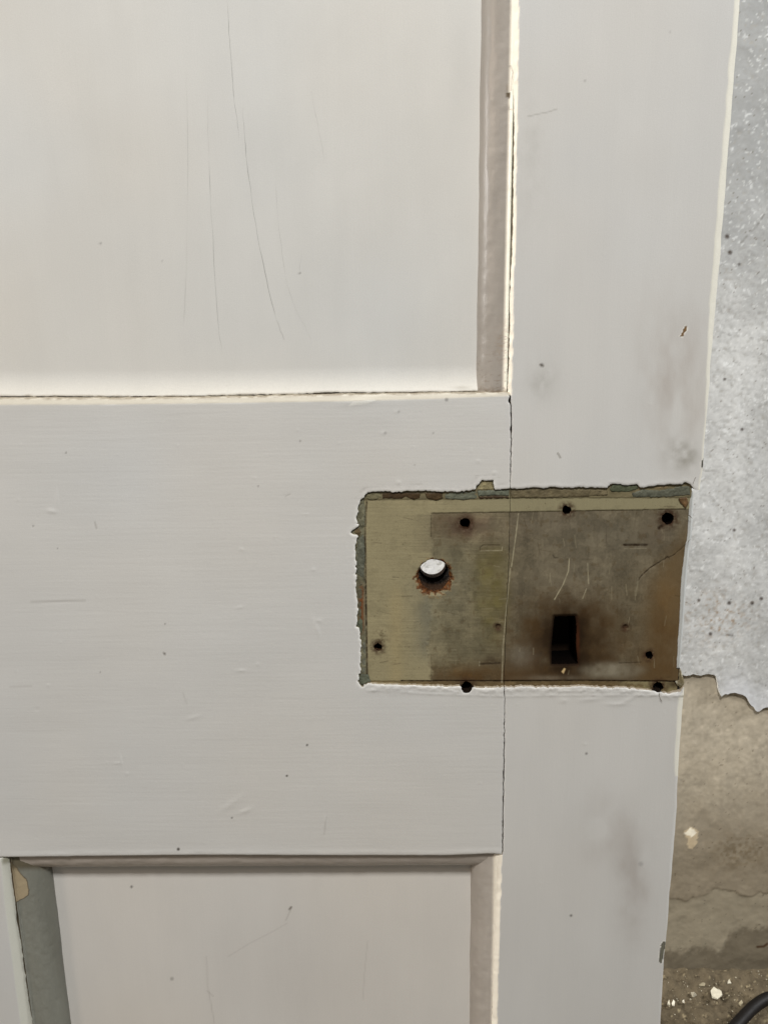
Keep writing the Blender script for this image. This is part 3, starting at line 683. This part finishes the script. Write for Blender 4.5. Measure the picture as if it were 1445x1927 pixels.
# hairline cracks in the paint film
def ribbon(name, pts, wmm, Y, col, parent, seed, mat_=None):
    P = np.array([D(a, b, Y) for a, b in pts]); T = np.linspace(0, 1, len(P)); n = max(12, 6 * len(P)); tt = np.linspace(0, 1, n)
    x = np.interp(tt, T, P[:, 0]); z = np.interp(tt, T, P[:, 1])
    x = x + 0.00022 * fbm(tt * n / 2.2, tt * 0, seed, 3)
    wd = wmm * .001 * np.clip(np.minimum(tt, 1 - tt) * 8, .12, 1) * (0.75 + 0.4 * fbm(tt * n / 3, tt * 0 + 5, seed + 1, 2))
    dx = np.gradient(x); dz = np.gradient(z); L = np.hypot(dx, dz); nx_, nz_ = -dz / L, dx / L
    V = []; F = []
    for i in range(n):                                              # a shallow open lip: raised rims with a dark floor
        V += [(x[i] - nx_[i] * wd[i] / 2, Y - .00004, z[i] - nz_[i] * wd[i] / 2), (x[i] + nx_[i] * wd[i] / 2, Y - .00004, z[i] + nz_[i] * wd[i] / 2)]
        if i: F.append([2 * i - 2, 2 * i, 2 * i + 1, 2 * i - 1])
    o = raw_mesh(name, np.array(V), np.array(F), [], np.tile(col, (len(V), 1)), mat_ or M_V, None, 0)
    return part(o, parent)
CR = [([(427, -20), (430, 40), (432, 80), (437, 140), (440, 180), (446, 222), (450, 262)], .26, 105), ([(457, 203), (461, 262), (465, 308), (472, 360), (479, 410), (489, 465), (500, 515), (511, 568), (520, 600)], .30, 92),
      ([(520, 600), (528, 622), (536, 640)], .18, 140), ([(393, 300), (396, 360), (401, 450), (407, 560), (412, 620), (419, 668)], .22, 125), ([(391, 180), (393, 300)], .16, 170),
      ([(351, 130), (353, 250), (354, 380)], .18, 168), ([(354, 380), (350, 520), (346, 614)], .15, 172), ([(518, 340), (523, 415), (532, 480), (539, 530)], .18, 155), ([(539, 530), (555, 580), (575, 615), (588, 645)], .14, 168),
      ([(585, 165), (594, 215), (606, 275), (611, 308)], .15, 168), ([(568, 470), (564, 512)], .15, 165)]
PANEL_Y = PD - 0.00012
for k, (pts, wd, g) in enumerate(CR):
    ribbon('crack', pts, wd * .75, PANEL_Y, A(*(np.array([g, g - 3, g - 9]) * .55 + 86)), panel_u, 400 + 7 * k)

# the open joint between panel and rail, its shade and dirt laid in as dark ribbons
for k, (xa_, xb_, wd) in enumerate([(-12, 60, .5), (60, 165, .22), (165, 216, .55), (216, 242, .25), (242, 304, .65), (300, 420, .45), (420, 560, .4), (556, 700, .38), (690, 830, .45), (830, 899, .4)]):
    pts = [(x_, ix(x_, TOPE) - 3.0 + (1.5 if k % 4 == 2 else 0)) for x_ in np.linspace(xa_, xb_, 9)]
    ribbon('crack', pts, wd, .0098, A(52, 40, 28), panel_u, 480 + 5 * k, M_OLD)  # dark ribbon for the shade and dirt in the joint
# splinters lifting off the closing edge
for k, pts in enumerate([[(1284, 1030), (1292, 1022), (1299, 1014)], [(1290, 966), (1297, 971), (1303, 976)], [(1303, 911), (1306, 902), (1309, 897)], [(1240, 1302), (1241, 1312), (1245, 1322)]]):
    ribbon('splinter', pts, .28, -.0008, A(84, 72, 56), stile, 465 + k, M_OLD)
# ---- mouldings: a quarter-round from the sunk panel up to the frame
def ovolo(Wd, lip, n=18, y1=0.0016):
    pr = []
    for i in range(n + 1):
        t = math.pi / 2 * i / n
        pr.append((Wd * (1 - math.cos(t)) * .985 + .015 * Wd * i / n, PD + .0006 - (PD + .0006 - y1 - .0012) * math.sin(t) ** .85))
    k = 5
    for i in range(1, k + 1):
        q = i / k; pr.append((Wd + lip * q, y1 + .0012 - .0012 * q - .0004 * math.sin(q * math.pi)))
    pr.append((Wd + lip + .0006, y1 + .008))
    return pr
def sweep(name, prof, A0, A1, nv, inward, colf, parent, seed, mat_=M_MOULD, wob=.0003, vis=None):
    """profile (u, y) carried from A0 to A1 (x,z on the plane); u runs along 'inward'"""
    A0 = np.array(A0); A1 = np.array(A1); inward = np.array(inward, float)
    V = []; C = []; q = []
    pu = np.array([p[0] for p in prof]); py_ = np.array([p[1] for p in prof]); m_ = len(prof)
    Ltot = np.hypot(*(A1 - A0))
    for i in range(nv):
        t = i / (nv - 1); t = t if vis is None else (t / .85 * vis if t < .85 else vis + (t - .85) / .15 * (1 - vis)); base = A0 + (A1 - A0) * t; s_ = t * Ltot * 1000
        wb = wob * float(fbm(np.array([s_ / 28]), np.array([0.5]), seed, 3)[0])
        uu = pu + wb * (1 - pu / pu.max()); 
        nn = fbm(np.full(m_, s_ / 5.0), pu * 400, seed + 3, 3) * .00016
        X = base[0] + inward[0] * uu; Z = base[1] + inward[1] * uu
        V.append(np.stack([X, py_ - nn, Z], 1)); C.append(colf(np.full(m_, s_), pu, X, Z, py_))
    V = np.concatenate(V); C = np.concatenate(C)
    flip = (inward[0] * (A1 - A0)[1] - inward[1] * (A1 - A0)[0]) < 0
    for i in range(nv - 1):
        for j in range(m_ - 1):
            a = i * m_ + j; f_ = [a, a + 1, a + m_ + 1, a + m_]
            q.append(f_[::-1] if flip else f_)
    return part(raw_mesh(name, V, np.array(q), [], C, mat_, None, 0), parent)

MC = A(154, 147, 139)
def col_up(s_, u_, X, Z, Y):
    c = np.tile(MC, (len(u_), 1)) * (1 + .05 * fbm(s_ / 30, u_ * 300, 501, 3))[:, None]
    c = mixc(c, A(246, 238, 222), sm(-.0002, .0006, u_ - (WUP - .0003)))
    zb = Z - Z_LED                                                  # grime at the foot
    k = np.clip(1 - zb / .0035, 0, 1) * np.clip(.75 + 1.2 * fbm(X * 2500, Z * 2500, 503, 3), 0, 1)
    c = mixc(c, A(92, 76, 54), k * .8)
    sp = np.clip(1 - zb / .035, 0, 1) * (fbm(X * 900, Z * 900, 505, 3) > .55) * .45
    c = mixc(c, A(112, 94, 76), sp)
    c = mixc(c, A(150, 132, 114), np.exp(-(((X - D(945, 645, .004)[0]) / .003) ** 2 + ((Z - D(945, 645, .004)[1]) / .008) ** 2)) * np.clip(.3 + fbm(X * 1500, Z * 1500, 507, 3), 0, .7))
    px, py = topx(X, Z, 0.003)
    for pl in ([(951, 178), (954, 174), (960, 174), (959, 184), (957, 188), (958, 203), (956, 203), (956, 186)], [(953, 694), (957, 692), (956, 703), (954, 705)], [(956, 124), (959, 122), (957, 127)]):
        c = mixc(c, A(96, 84, 66), sm(-.8, .6, sd_poly(px, py, pl)))
    for pts in ([(952, 140), (954, 165), (956, 175)], [(960, 124), (964, 138), (962, 150), (961, 172)], [(957, 205), (962, 208)]):
        c = mixc(c, A(140, 128, 112), .6 * np.clip(1.5 - d_line(px, py, pts) / .9, 0, 1))
    return np.clip(c, .005, 1)
a0 = D(897, 744, PD); a1 = D(906, -110, PD)
Z_LED = D(930, 739, .004)[1]
xend = D(960.5, 600)[0]
WUP = (xend - a0[0]) - .0020
bx_ = (a0[0] + a1[0]) / 2
e0 = D(895.5, 740, PD); e1 = D(906.5, -110, PD)
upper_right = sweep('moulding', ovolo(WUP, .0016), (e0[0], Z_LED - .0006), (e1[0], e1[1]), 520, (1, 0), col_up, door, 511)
tag(upper_right, 'brownish cream quarter-round moulding beside the upper panel, dirty at its foot')

# ---- lower panel and its mouldings
def f_lo(X, Z):
    return np.minimum(np.minimum(X + .300, -0.004 - X), np.minimum(D(500, 1602)[1] - Z, Z + .62))
SC2 = [([(430, 1800), (470, 1775), (510, 1755), (540, 1738)], .14, 1.2), ([(538, 1732), (549, 1708)], .25, 1.2), ([(388, 1800), (392, 1860), (404, 1925)], .2, 1.1), ([(692, 1770), (686, 1830), (683, 1880)], .15, 1.1),
       ([(545, 1711), (548, 1707)], .9, 1.8), ([(390, 1865), (402, 1875)], .3, 1)]
def c_lo(x, z, f):
    px, py = topx(x, z, PD)
    c = paint_tint(px, py, A(206, 203, 198))
    for pts, k, wd in SC2: c = mixc(c, A(120, 112, 104), k * np.clip(1.5 - d_line(px, py, pts) / wd, 0, 1))
    c = mixc(c, A(160, 152, 144), np.exp(-((px - 560) / 120) ** 2 - ((py - 1860) / 90) ** 2) * .12)
    return specks(px, py, c)
zl = np.concatenate([rng(-.64, D(500, 1990, PD)[1], .02)[:-1], rng(D(500, 1990, PD)[1], D(500, 1598, PD)[1] + .004, .0008)])
panel_l = part(sheet('panel', rng(-.304, 0, .0008), zl, f_lo, lambda x, z, f: PD + .0001 * fbm(x * 30, z * 20, 523, 3), c_lo, M_V, None, .006, A(140, 120, 100)), door)

g0 = D(885, 1625, PD); g1 = D(886, 1940, PD)
xend2 = D(937, 1650)[0]
WLO = xend2 - g0[0] - .0024
def col_lo(s_, u_, X, Z, Y):
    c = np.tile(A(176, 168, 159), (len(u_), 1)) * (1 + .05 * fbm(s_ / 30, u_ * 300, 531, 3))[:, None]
    c = mixc(c, A(214, 200, 176), np.clip(1 - s_ / 6.0, 0, 1) * .4 * sm(.3, .9, u_ / WLO))
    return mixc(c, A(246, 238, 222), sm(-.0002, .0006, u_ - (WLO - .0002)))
ztop = D(900, 1606)[1]
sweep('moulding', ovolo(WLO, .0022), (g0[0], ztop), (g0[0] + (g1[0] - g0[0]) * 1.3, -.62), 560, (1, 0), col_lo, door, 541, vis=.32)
# top moulding, under the rail
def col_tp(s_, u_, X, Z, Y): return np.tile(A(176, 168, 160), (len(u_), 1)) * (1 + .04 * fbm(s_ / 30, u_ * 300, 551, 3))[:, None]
zr = D(500, 1611)[1]
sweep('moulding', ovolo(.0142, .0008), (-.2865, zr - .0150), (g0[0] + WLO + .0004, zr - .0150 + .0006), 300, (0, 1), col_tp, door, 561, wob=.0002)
# left moulding beside the muntin
m0 = D(97, 1617, PD); m1 = D(133, 1927, PD)
k0 = D(20, 1616, .0016); k1 = D(61.5, 1927, .0016)
WM = m0[0] - k0[0]
CHIP = [(20, 1622), (34, 1634), (40, 1645), (50, 1655), (55, 1672), (54, 1684), (45, 1690), (29, 1699), (25, 1670), (20, 1640)]
def col_mu(s_, u_, X, Z, Y):
    c = np.tile(A(126, 127, 119), (len(u_), 1)) * (1 + .04 * fbm(s_ / 30, u_ * 300, 571, 3))[:, None]  # grey taken darker, the shadow on this moulding put into its colour
    P = np.stack([X - CAM[0], Y - CAM[1], Z - CAM[2]]); q = RC.T @ P
    px = q[0] / q[2] * FPX + CX; py = q[1] / q[2] * FPX + CY
    sd = sd_poly(px, py, CHIP) + .8 * fbm(px / 5, py / 5, 573, 2)
    c = mixc(c, A(164, 150, 124), sm(-.8, .8, sd)); c = mixc(c, A(70, 60, 46), sm(-1.6, -.3, sd) * sm(1.2, .2, sd) * .8)
    tp = sm(3.0, 0, (zr - Z) * 1000)                                # shade right under the rail, painted as a dark top end
    c = mixc(c, A(86, 78, 60), sm(1642, 1628, py) * .85)
    return c
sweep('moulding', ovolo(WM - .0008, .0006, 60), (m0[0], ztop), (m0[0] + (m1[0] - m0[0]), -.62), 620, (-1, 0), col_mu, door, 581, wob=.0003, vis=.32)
# muntin
MUE = [(17.5, 1600), (18, 1616), (20, 1640), (26, 1690), (28, 1700), (32, 1740), (41, 1790), (46, 1835), (49, 1842), (48, 1850), (60, 1927), (80, 2070)]
MUF = [(0, 1600), (2, 1616), (9, 1700), (21, 1790), (39, 1927), (58, 2070)]
def f_mu(X, Z):
    px, py = topx(X, Z)
    e = interp_poly(py, MUE) + .6 * fbm(py / 7, py * 0, 591, 3)
    return np.minimum(np.minimum((e - 2.6 - px) * MM, X + .352), np.minimum(Z + .62, (py - ix(px, BOTE) - 0.6) * MM))
def h_mu(x, z, f):
    px, py = topx(x, z); fc = interp_poly(py, MUF)
    return np.clip(px - fc, 0, None) * MM * .45 + .0004 * np.clip(1 - f / .0005, 0, 1) ** 2 + .0001 * fbm(px / 40, py / 70, 593, 3)
def c_mu(x, z, f):
    px, py = topx(x, z)
    c = paint_tint(px, py, WHITE)
    c = mixc(c, A(196, 197, 188), sm(-1, 2, px - interp_poly(py, MUF)))
    return mixc(c, A(130, 128, 110), sm(1632, 1622, py) * sm(2, 8, px) * .8)
part(sheet('muntin', np.concatenate([rng(-.356, D(-12, 1620)[0], .003)[:-1], rng(D(-12, 1620)[0], D(90, 2000)[0] + .01, .0006)]), np.concatenate([rng(-.63, D(20, 1960)[1], .02)[:-1], rng(D(20, 1960)[1], D(0, 1606)[1] + .003, .0008)]),
           f_mu, h_mu, c_mu, M_V, None, .024, A(120, 108, 90)), door)

# ---- the rest of the door beyond the picture's edge
def box(name, a, b, col, mat_, parent, bev=.0012):
    import bmesh
    bm = bmesh.new(); bmesh.ops.create_cube(bm, size=1)
    for v_ in bm.verts:
        v_.co = Vector([(a[i] + b[i]) / 2 + v_.co[i] * (b[i] - a[i]) for i in range(3)])
    bmesh.ops.bevel(bm, geom=bm.edges[:], offset=bev, segments=2, affect='EDGES')
    me = bpy.data.meshes.new(name); bm.to_mesh(me); bm.free()
    ca = me.color_attributes.new('Col', 'FLOAT_COLOR', 'POINT'); ca.data.foreach_set('color', np.tile(np.append(col, 1), len(me.vertices)).astype(np.float32))
    me.materials.append(mat_); o = bpy.data.objects.new(name, me); sc.collection.objects.link(o)
    return part(o, parent)
DL = -.735
box('stile', (DL, 0, -.80), (-.632, .036, 1.12), WHITE, M_V, door)
box('stile', (0.0005, 0, zT - .012), (xR - .012, .024, 1.12), WHITE, M_V, door)
box('stile', (0.0005, 0, -.80), (xR - .055, .024, zB + .012), WHITE, M_V, door)
box('top_rail', (-.632, 0, .80), (0, .034, 1.12), WHITE, M_H, door)
box('bottom_rail', (-.632, 0, -.80), (0, .034, -.61), WHITE, M_H, door)
box('lock_rail', (-.632, 0, D(0, 1614)[1]), (D(-236, 1200)[0], .024, D(0, 756)[1]), WHITE, M_H, door)
box('panel', (-.63, PD, -.61), (-.352, PD + .008, D(0, 1610)[1]), WHITE, M_V, door)

# ------------------------------------------------------------------ wall behind
YW = 0.38
pfl = at(1350, 1838, YW); ZF = pfl[2]
def gx(a, b, st, lo, hi, big): return np.concatenate([rng(lo, a, big)[:-1], rng(a, b, st)[:-1], rng(b, hi, big)])
xa, xb = at(1225, 1900, YW)[0], at(1470, 1927, YW)[0]
za, zb = ZF - .02, at(1400, -40, YW)[2]
hx = at(817, 1068, YW)[0]
WX = np.concatenate([rng(-1.3, hx - .03, .06)[:-1], rng(hx - .03, hx + .03, .0013)[:-1], rng(hx + .03, xa, .03)[:-1], rng(xa, xb, .0013)[:-1], rng(xb, 1.6, .06)]); WZ = gx(za, zb, .0013, za - .05, 1.7, .06)
def f_wl(X, Z): return np.minimum(np.minimum(X + 1.29, 1.59 - X), np.minimum(Z - za + .04, 1.69 - Z))
LAY = [(1200, 1694), (1258, 1690), (1275, 1693), (1290, 1695), (1310, 1688), (1330, 1683), (1345, 1672), (1362, 1674), (1378, 1676), (1392, 1683), (1410, 1686), (1430, 1680), (1480, 1678)]
LAY2 = [(1200, 1793), (1258, 1789), (1275, 1790), (1300, 1785), (1320, 1786), (1342, 1783), (1350, 1796), (1362, 1780), (1370, 1757), (1390, 1750), (1480, 1745)]
def ixw(px, L): return np.interp(px, [q[0] for q in L], [q[1] for q in L])
def wl(x, z):
    px, py = topx(x, z, YW)
    n = 5 * fbm(px / 14, py / 14, 601, 4)
    lay = sm(-2, 2, py - ixw(px, LAY) - .7 * n) * sm(7, -7, py - ixw(px, LAY2) - 1.6 * n)
    return px, py, lay
def h_wl(x, z, f):
    px, py, lay = wl(x, z)
    return YW + .0006 * fbm(px / 40, py / 40, 603, 4) - .00012 * fbm(px / 7, py / 7, 605, 4) - .0004 * (1 - lay) * (py < 1720) - .0008 * np.exp(-(((px - 1300) / 10) ** 2 + ((py - 1575) / 20) ** 2))
def c_wl(x, z, f):
    px, py, lay = wl(x, z)
    base = np.tile(lin(173, 163, 145), (len(x), 1))
    cl = fbm(px / 60, py / 60, 607, 4); fi = fbm(px / 6, py / 6, 609, 4)
    c = base * (1 + .16 * cl + .14 * fi)[:, None]
    c = mixc(c, lin(120, 109, 90), sm(1380, 1640, py + 50 * cl) * .75)  # plaster painted darker downwards, following the fall-off of light
    c = mixc(c, lin(146, 137, 118), lay * .8)
    c = mixc(c, lin(98, 90, 75), sm(-9, 9, py - ixw(px, LAY2) - 8 * fi) * .7)
    c = mixc(c, lin(110, 97, 77), .3 * np.clip(1.4 - np.abs(py - ixw(px, LAY) - 2.5 * fbm(px / 14, py / 14, 601, 4)) / 2.0, 0, 1) * np.clip(.5 + fbm(px / 20, py / 6, 611, 3), 0, 1))
    # damp brown stains and holes
    c = mixc(c, lin(104, 90, 68), np.exp(-(((px - 1390) / 60) ** 2 + ((py - 1600) / 40) ** 2)) * np.clip(.35 + .8 * fi, 0, .7))
    sd = sd_poly(px, py, [(1287, 1562), (1297, 1556), (1306, 1560), (1313, 1564), (1310, 1585), (1302, 1597), (1292, 1594), (1291, 1578)]) + 2.0 * fbm(px / 4, py / 4, 613, 3)
    c = mixc(c, lin(196, 178, 148), sm(-1, 1, sd) * .85)
    c = mixc(c, lin(232, 224, 204), sm(-.5, 1, sd_poly(px, py, [(1286, 1568), (1297, 1556), (1312, 1566), (1300, 1574)]) + 1.5 * fbm(px / 3, py / 3, 615, 3)))
    c = mixc(c, lin(70, 58, 44), (fbm(px / 5, py / 5, 617, 3) > 1.0) * .5)
    c = mixc(c, lin(70, 52, 36), np.clip(1.4 - d_line(px, py, [(1424, 1782), (1436, 1781), (1443, 1776)]) / 2.2, 0, 1))
    return np.clip(c, .01, 1)
wall = sheet('wall', WX, WZ, f_wl, h_wl, c_wl, M_PLASTER, None, 0)
tag(wall, 'rough beige plaster wall behind the door', None, None, 'structure')
# the pale coat that has peeled away along its lower edge
PE = [(-4000, 1262), (1000, 1264), (1240, 1262), (1283, 1268), (1300, 1266), (1330, 1266), (1344, 1269), (1346, 1280), (1347, 1292), (1352, 1307), (1362, 1302), (1375, 1300), (1392, 1302), (1400, 1308), (1406, 1320), (1413, 1325), (1419, 1335), (1428, 1332), (1436, 1327), (1450, 1325), (6000, 1330)]
def pe(px, py):
    # step in the outline is handled as a polygon near the picture, a line elsewhere
    return ixw(px, PE) + 2.2 * fbm(px / 7, py / 7, 621, 5) - py
def f_pl(X, Z):
    px, py = topx(X, Z, YW); return np.minimum(pe(px, py) * MM * 1.8, f_wl(X, Z))
def h_pl(x, z, f):
    px, py = topx(x, z, YW)
    curl = np.clip(1 - f / .022, 0, 1) ** 2 * sm(1330, 1375, px)
    return YW - .0042 + .0008 * fbm(px / 60, py / 60, 623, 4) - .00013 * fbm(px / 6.5, py / 6.5, 625, 4) - .00007 * fbm(px / 2.8, py / 2.8, 627, 2) - .0014 * curl
def c_pl(x, z, f):
    px, py = topx(x, z, YW)
    fi = fbm(px / 6.5, py / 6.5, 625, 4); cl = fbm(px / 80, py / 110, 629, 4)
    c = np.tile(lin(176, 176, 174), (len(x), 1)) * (1 + .10 * fi + .13 * cl + .10 * fbm(px / 60, py / 260, 645, 4) + .06 * fbm(px / 2.6, py / 2.6, 639, 2))[:, None]
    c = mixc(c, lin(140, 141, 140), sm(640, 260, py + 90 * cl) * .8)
    c = c * (1 + 1.0 * sm(1000, 900, px))[:, None]  # coat behind the door painted brighter, standing in for light there
    c = mixc(c, lin(150, 146, 138), np.clip(-.45 - fi, 0, 1) * 1.1)
    c = mixc(c, lin(214, 215, 214), sm(.45, .85, fbm(px / 5, py / 6, 641, 4)) * .5)
    c = mixc(c, lin(140, 139, 136), sm(.5, .62, fbm(px / 9, py / 6, 643, 5)) * .35)
    pit = (fbm(px / 3.2, py / 3.2, 631, 2) > 1.05) * (fbm(px / 30, py / 30, 633, 2) > -.2)
    c = mixc(c, lin(96, 88, 78), pit * .7)
    for pts, k, wd in (([(1388, 460), (1400, 446), (1415, 432), (1440, 395)], .6, 1.8), ([(1346, 622), (1370, 631), (1395, 634), (1440, 642)], .45, 1.8), ([(1325, 885), (1350, 884)], .4, 1.5),
                       ([(1352, 1191), (1374, 1193)], .8, 2.0), ([(1297, 1072), (1320, 1073)], .45, 2)):
        c = mixc(c, lin(96, 92, 86), k * np.clip(1.5 - d_line(px, py, pts) / wd, 0, 1) * np.clip(.7 + fbm(px / 8, py / 8, 635, 2), 0, 1))
    for (a, b, r) in ((1364, 446, 3.5), (1369, 476, 3.5), (1386, 498, 2.2), (1359, 713, 2.2), (1392, 807, 2.5), (1378, 996, 2.5), (1311, 1127, 2.5), (1333, 1190, 3), (1428, 1124, 3), (1411, 1132, 3), (1368, 1132, 3)):
        c = mixc(c, lin(56, 44, 34), .9 * np.clip(1.7 - np.hypot(px - a, (py - b)) / r, 0, 1))
    br = np.exp(-(((px - 1345) / 60) ** 2 + ((py - 1160) / 45) ** 2)) * np.clip(fbm(px / 5, py / 5, 637, 3) - .05, 0, 1)
    c = mixc(c, lin(136, 112, 82), br * 1.0)
    c = mixc(c, lin(186, 187, 190), np.clip(1 - f / .03, 0, 1) * sm(1345, 1365, px) * .7)
    return np.clip(c, .01, .9)
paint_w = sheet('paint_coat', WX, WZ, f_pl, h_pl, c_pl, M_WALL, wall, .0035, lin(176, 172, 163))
tag(paint_w, 'pale grey speckled coat peeling along its lower edge')

# ------------------------------------------------------------------ floor
fa = at_floor(1225, 1990, ZF); fb = at_floor(1480, 1840, ZF)
FX = gx(fa[0] - .02, fb[0] + .05, .0018, -1.3, 1.6, .06); FY = gx(fa[1] - .05, YW + .02, .0018, -1.2, YW + .05, .06)
def f_fl(X, Y): return np.minimum(np.minimum(X + 1.28, 1.58 - X), np.minimum(Y + 1.18, YW + .04 - Y))
def h_fl(x, y, f):
    heap = .010 * np.exp(-((y - YW) / .02) ** 2)
    return -(ZF + heap + .0035 * fbm(x * 40, y * 40, 701, 4) + .002 * fbm(x * 160, y * 160, 703, 3))
def c_fl(x, y, f):
    fi = fbm(x * 220, y * 220, 705, 4); cl = fbm(x * 30, y * 30, 707, 4)
    c = np.tile(lin(82, 73, 58), (len(x), 1)) * (1 + .25 * fi + .22 * cl)[:, None]
    c = mixc(c, lin(140, 128, 102), (fbm(x * 380, y * 380, 709, 2) > .95) * .6)
    return np.clip(c, .01, 1)
floor = sheet('floor', FX, FY, f_fl, h_fl, c_fl, M_FLOOR, None, 0, axis='Z')
tag(floor, 'dusty brown floor strewn with crumbs', None, None, 'structure')

# ------------------------------------------------------------------ flakes of paint on the floor
def flake(label, pts, col, seed, lift=.004, tilt=0.0):
    P = [at_floor(a, b, ZF + lift) for a, b in pts]
    c = np.mean(P, axis=0); n = len(P); V = []; 
    rnd = random.Random(seed)
    for lay in (0, 1):
        for p in P:
            V.append((p[0] - c[0], p[1] - c[1], (p[1] - c[1]) * tilt + rnd.uniform(-.0008, .0012) + (.0016 if lay == 0 else 0)))
    V.append((0, 0, .0006 + .0016)); V.append((0, 0, .0))
    F = []
    for i in range(n):
        j = (i + 1) % n
        F += [[i, j, 2 * n], [n + j, n + i, 2 * n + 1], [j, i, n + i, n + j]]
    V = np.array(V)
    # face orientation: make the top face up
    a, b = np.array(V[0]), np.array(V[1])
    if a[0] * b[1] - a[1] * b[0] < 0: F = [f[::-1] for f in F]
    o = raw_mesh('paint_flake', V, np.zeros((0, 4), int), F, np.tile(col, (len(V), 1)), M_OLD, None, 0)
    o.location = c
    for p_ in o.data.polygons: p_.use_smooth = False
    return tag(o, label, 'paint flake', 'paint flakes fallen on the floor')
PF = lin(178, 172, 154); PF2 = lin(196, 190, 175); PF3 = lin(128, 119, 98)
flake('largest pale many-sided paint flake on the floor, left of the black cable', [(1336, 1866), (1342, 1860), (1348, 1864), (1356, 1866), (1358, 1874), (1349, 1882), (1339, 1877)], PF, 1, .005)
flake('small upright whitish flake right above the largest paint flake', [(1334, 1841), (1341, 1840), (1342, 1849), (1335, 1849)], PF, 2, .006)
flake('tiny pale flake alone to the upper right of the largest paint flake', [(1368, 1849), (1371, 1845), (1375, 1852), (1368, 1853)], PF, 3, .006)
flake('dull greyish flake lying to the left of the small upright flake', [(1314, 1856), (1317, 1849), (1327, 1851), (1325, 1857)], PF3, 4, .006)
flake('bright white flake low down beside the edge of the door', [(1263, 1891), (1266, 1884), (1269, 1888), (1268, 1895), (1265, 1894)], PF2, 5, .005)
flake('thin pale flake touching the door edge left of the bright white flake', [(1255, 1891), (1258, 1884), (1260, 1893)], PF, 6, .005)
flake('tiny whitish flake midway between the bright white and the largest flake', [(1283, 1885), (1286, 1882), (1287, 1888)], PF2, 7, .005)
flake('tan flake lying right against the black cable', [(1389, 1889), (1394, 1885), (1397, 1889), (1393, 1893)], PF3 * 1.3, 8, .006)

# ------------------------------------------------------------------ grit on the floor
rd = random.Random(8); GV = []; GF = []; GC = []
for i in range(900):
    y_ = YW - .004 - abs(rd.gauss(0, .09)); x_ = rd.uniform(fa[0] - .03, fb[0] + .06)
    rr = min(.0042, .0007 * math.exp(rd.gauss(0, .55))); b0 = len(GV); zf_ = ZF + .010 * math.exp(-((y_ - YW) / .02) ** 2) + .002
    for dx, dy, dz in ((1, 0, 0), (-.4, .9, 0), (-.5, -.8, .1), (.1, .1, .9), (0, 0, -.8)):
        GV.append((x_ + rr * (dx + rd.uniform(-.4, .4)), y_ + rr * (dy + rd.uniform(-.4, .4)), zf_ + rr * (dz + rd.uniform(-.3, .3))))
    GF += [[b0, b0 + 1, b0 + 3], [b0 + 1, b0 + 2, b0 + 3], [b0 + 2, b0, b0 + 3], [b0 + 1, b0, b0 + 4], [b0 + 2, b0 + 1, b0 + 4], [b0, b0 + 2, b0 + 4]]
    g_ = rd.choice([lin(150, 142, 122), lin(108, 97, 78), lin(120, 108, 86), lin(70, 60, 46), lin(84, 74, 58), lin(150, 143, 126)]); GC += [g_] * 5
grit = raw_mesh('grit', np.array(GV), np.zeros((0, 4), int), GF, np.array(GC), M_FLOOR, None, 0)
for p_ in grit.data.polygons: p_.use_smooth = False
tag(grit, 'fine plaster grit scattered over the dusty floor at the wall foot', 'grit', None, 'stuff')

# ------------------------------------------------------------------ cable
def tube(name, pts, r, col, mat_, nseg=12):
    P = np.array(pts, float); n = 70; T = np.linspace(0, 1, len(P)); tt = np.linspace(0, 1, n)
    # Catmull-Rom
    out = []
    for t in tt:
        k = min(int(t * (len(P) - 1)), len(P) - 2); lt = t * (len(P) - 1) - k
        p0 = P[max(k - 1, 0)]; p1 = P[k]; p2 = P[k + 1]; p3 = P[min(k + 2, len(P) - 1)]
        out.append(.5 * (2 * p1 + (p2 - p0) * lt + (2 * p0 - 5 * p1 + 4 * p2 - p3) * lt ** 2 + (3 * p1 - p0 - 3 * p2 + p3) * lt ** 3))
    Q = np.array(out); V = []; F = []
    for i in range(n):
        d = Q[min(i + 1, n - 1)] - Q[max(i - 1, 0)]; d /= np.linalg.norm(d)
        a = np.cross(d, [0, 0, 1]); a /= np.linalg.norm(a); b = np.cross(a, d)
        for j in range(nseg):
            t = 2 * math.pi * j / nseg; V.append(Q[i] + r * (math.cos(t) * a + math.sin(t) * b))
        if i:
            for j in range(nseg):
                k = (j + 1) % nseg; F.append([(i - 1) * nseg + j, (i - 1) * nseg + k, i * nseg + k, i * nseg + j])
    caps = [list(range(nseg))[::-1], [(n - 1) * nseg + j for j in range(nseg)]]
    V = np.array(V); org = V.mean(axis=0); org[2] = V[:, 2].min(); V = V - org
    o = raw_mesh(name, V, np.array(F), caps, np.tile(col, (len(V), 1)), mat_, None, 0)
    o.location = org
    return o
RCAB = 0.0062
zc = ZF + RCAB + .001
cp = [at_floor(a, b, zc) for a, b in ((1330, 1985), (1368, 1947), (1391, 1922), (1415, 1897), (1436, 1882), (1452, 1876), (1490, 1868), (1560, 1870))]
cable = tube('cable', cp, RCAB, lin(16, 13, 11), M_CABLE)
tag(cable, 'black rubber cable curving over the dusty floor at the lower right', 'cable')
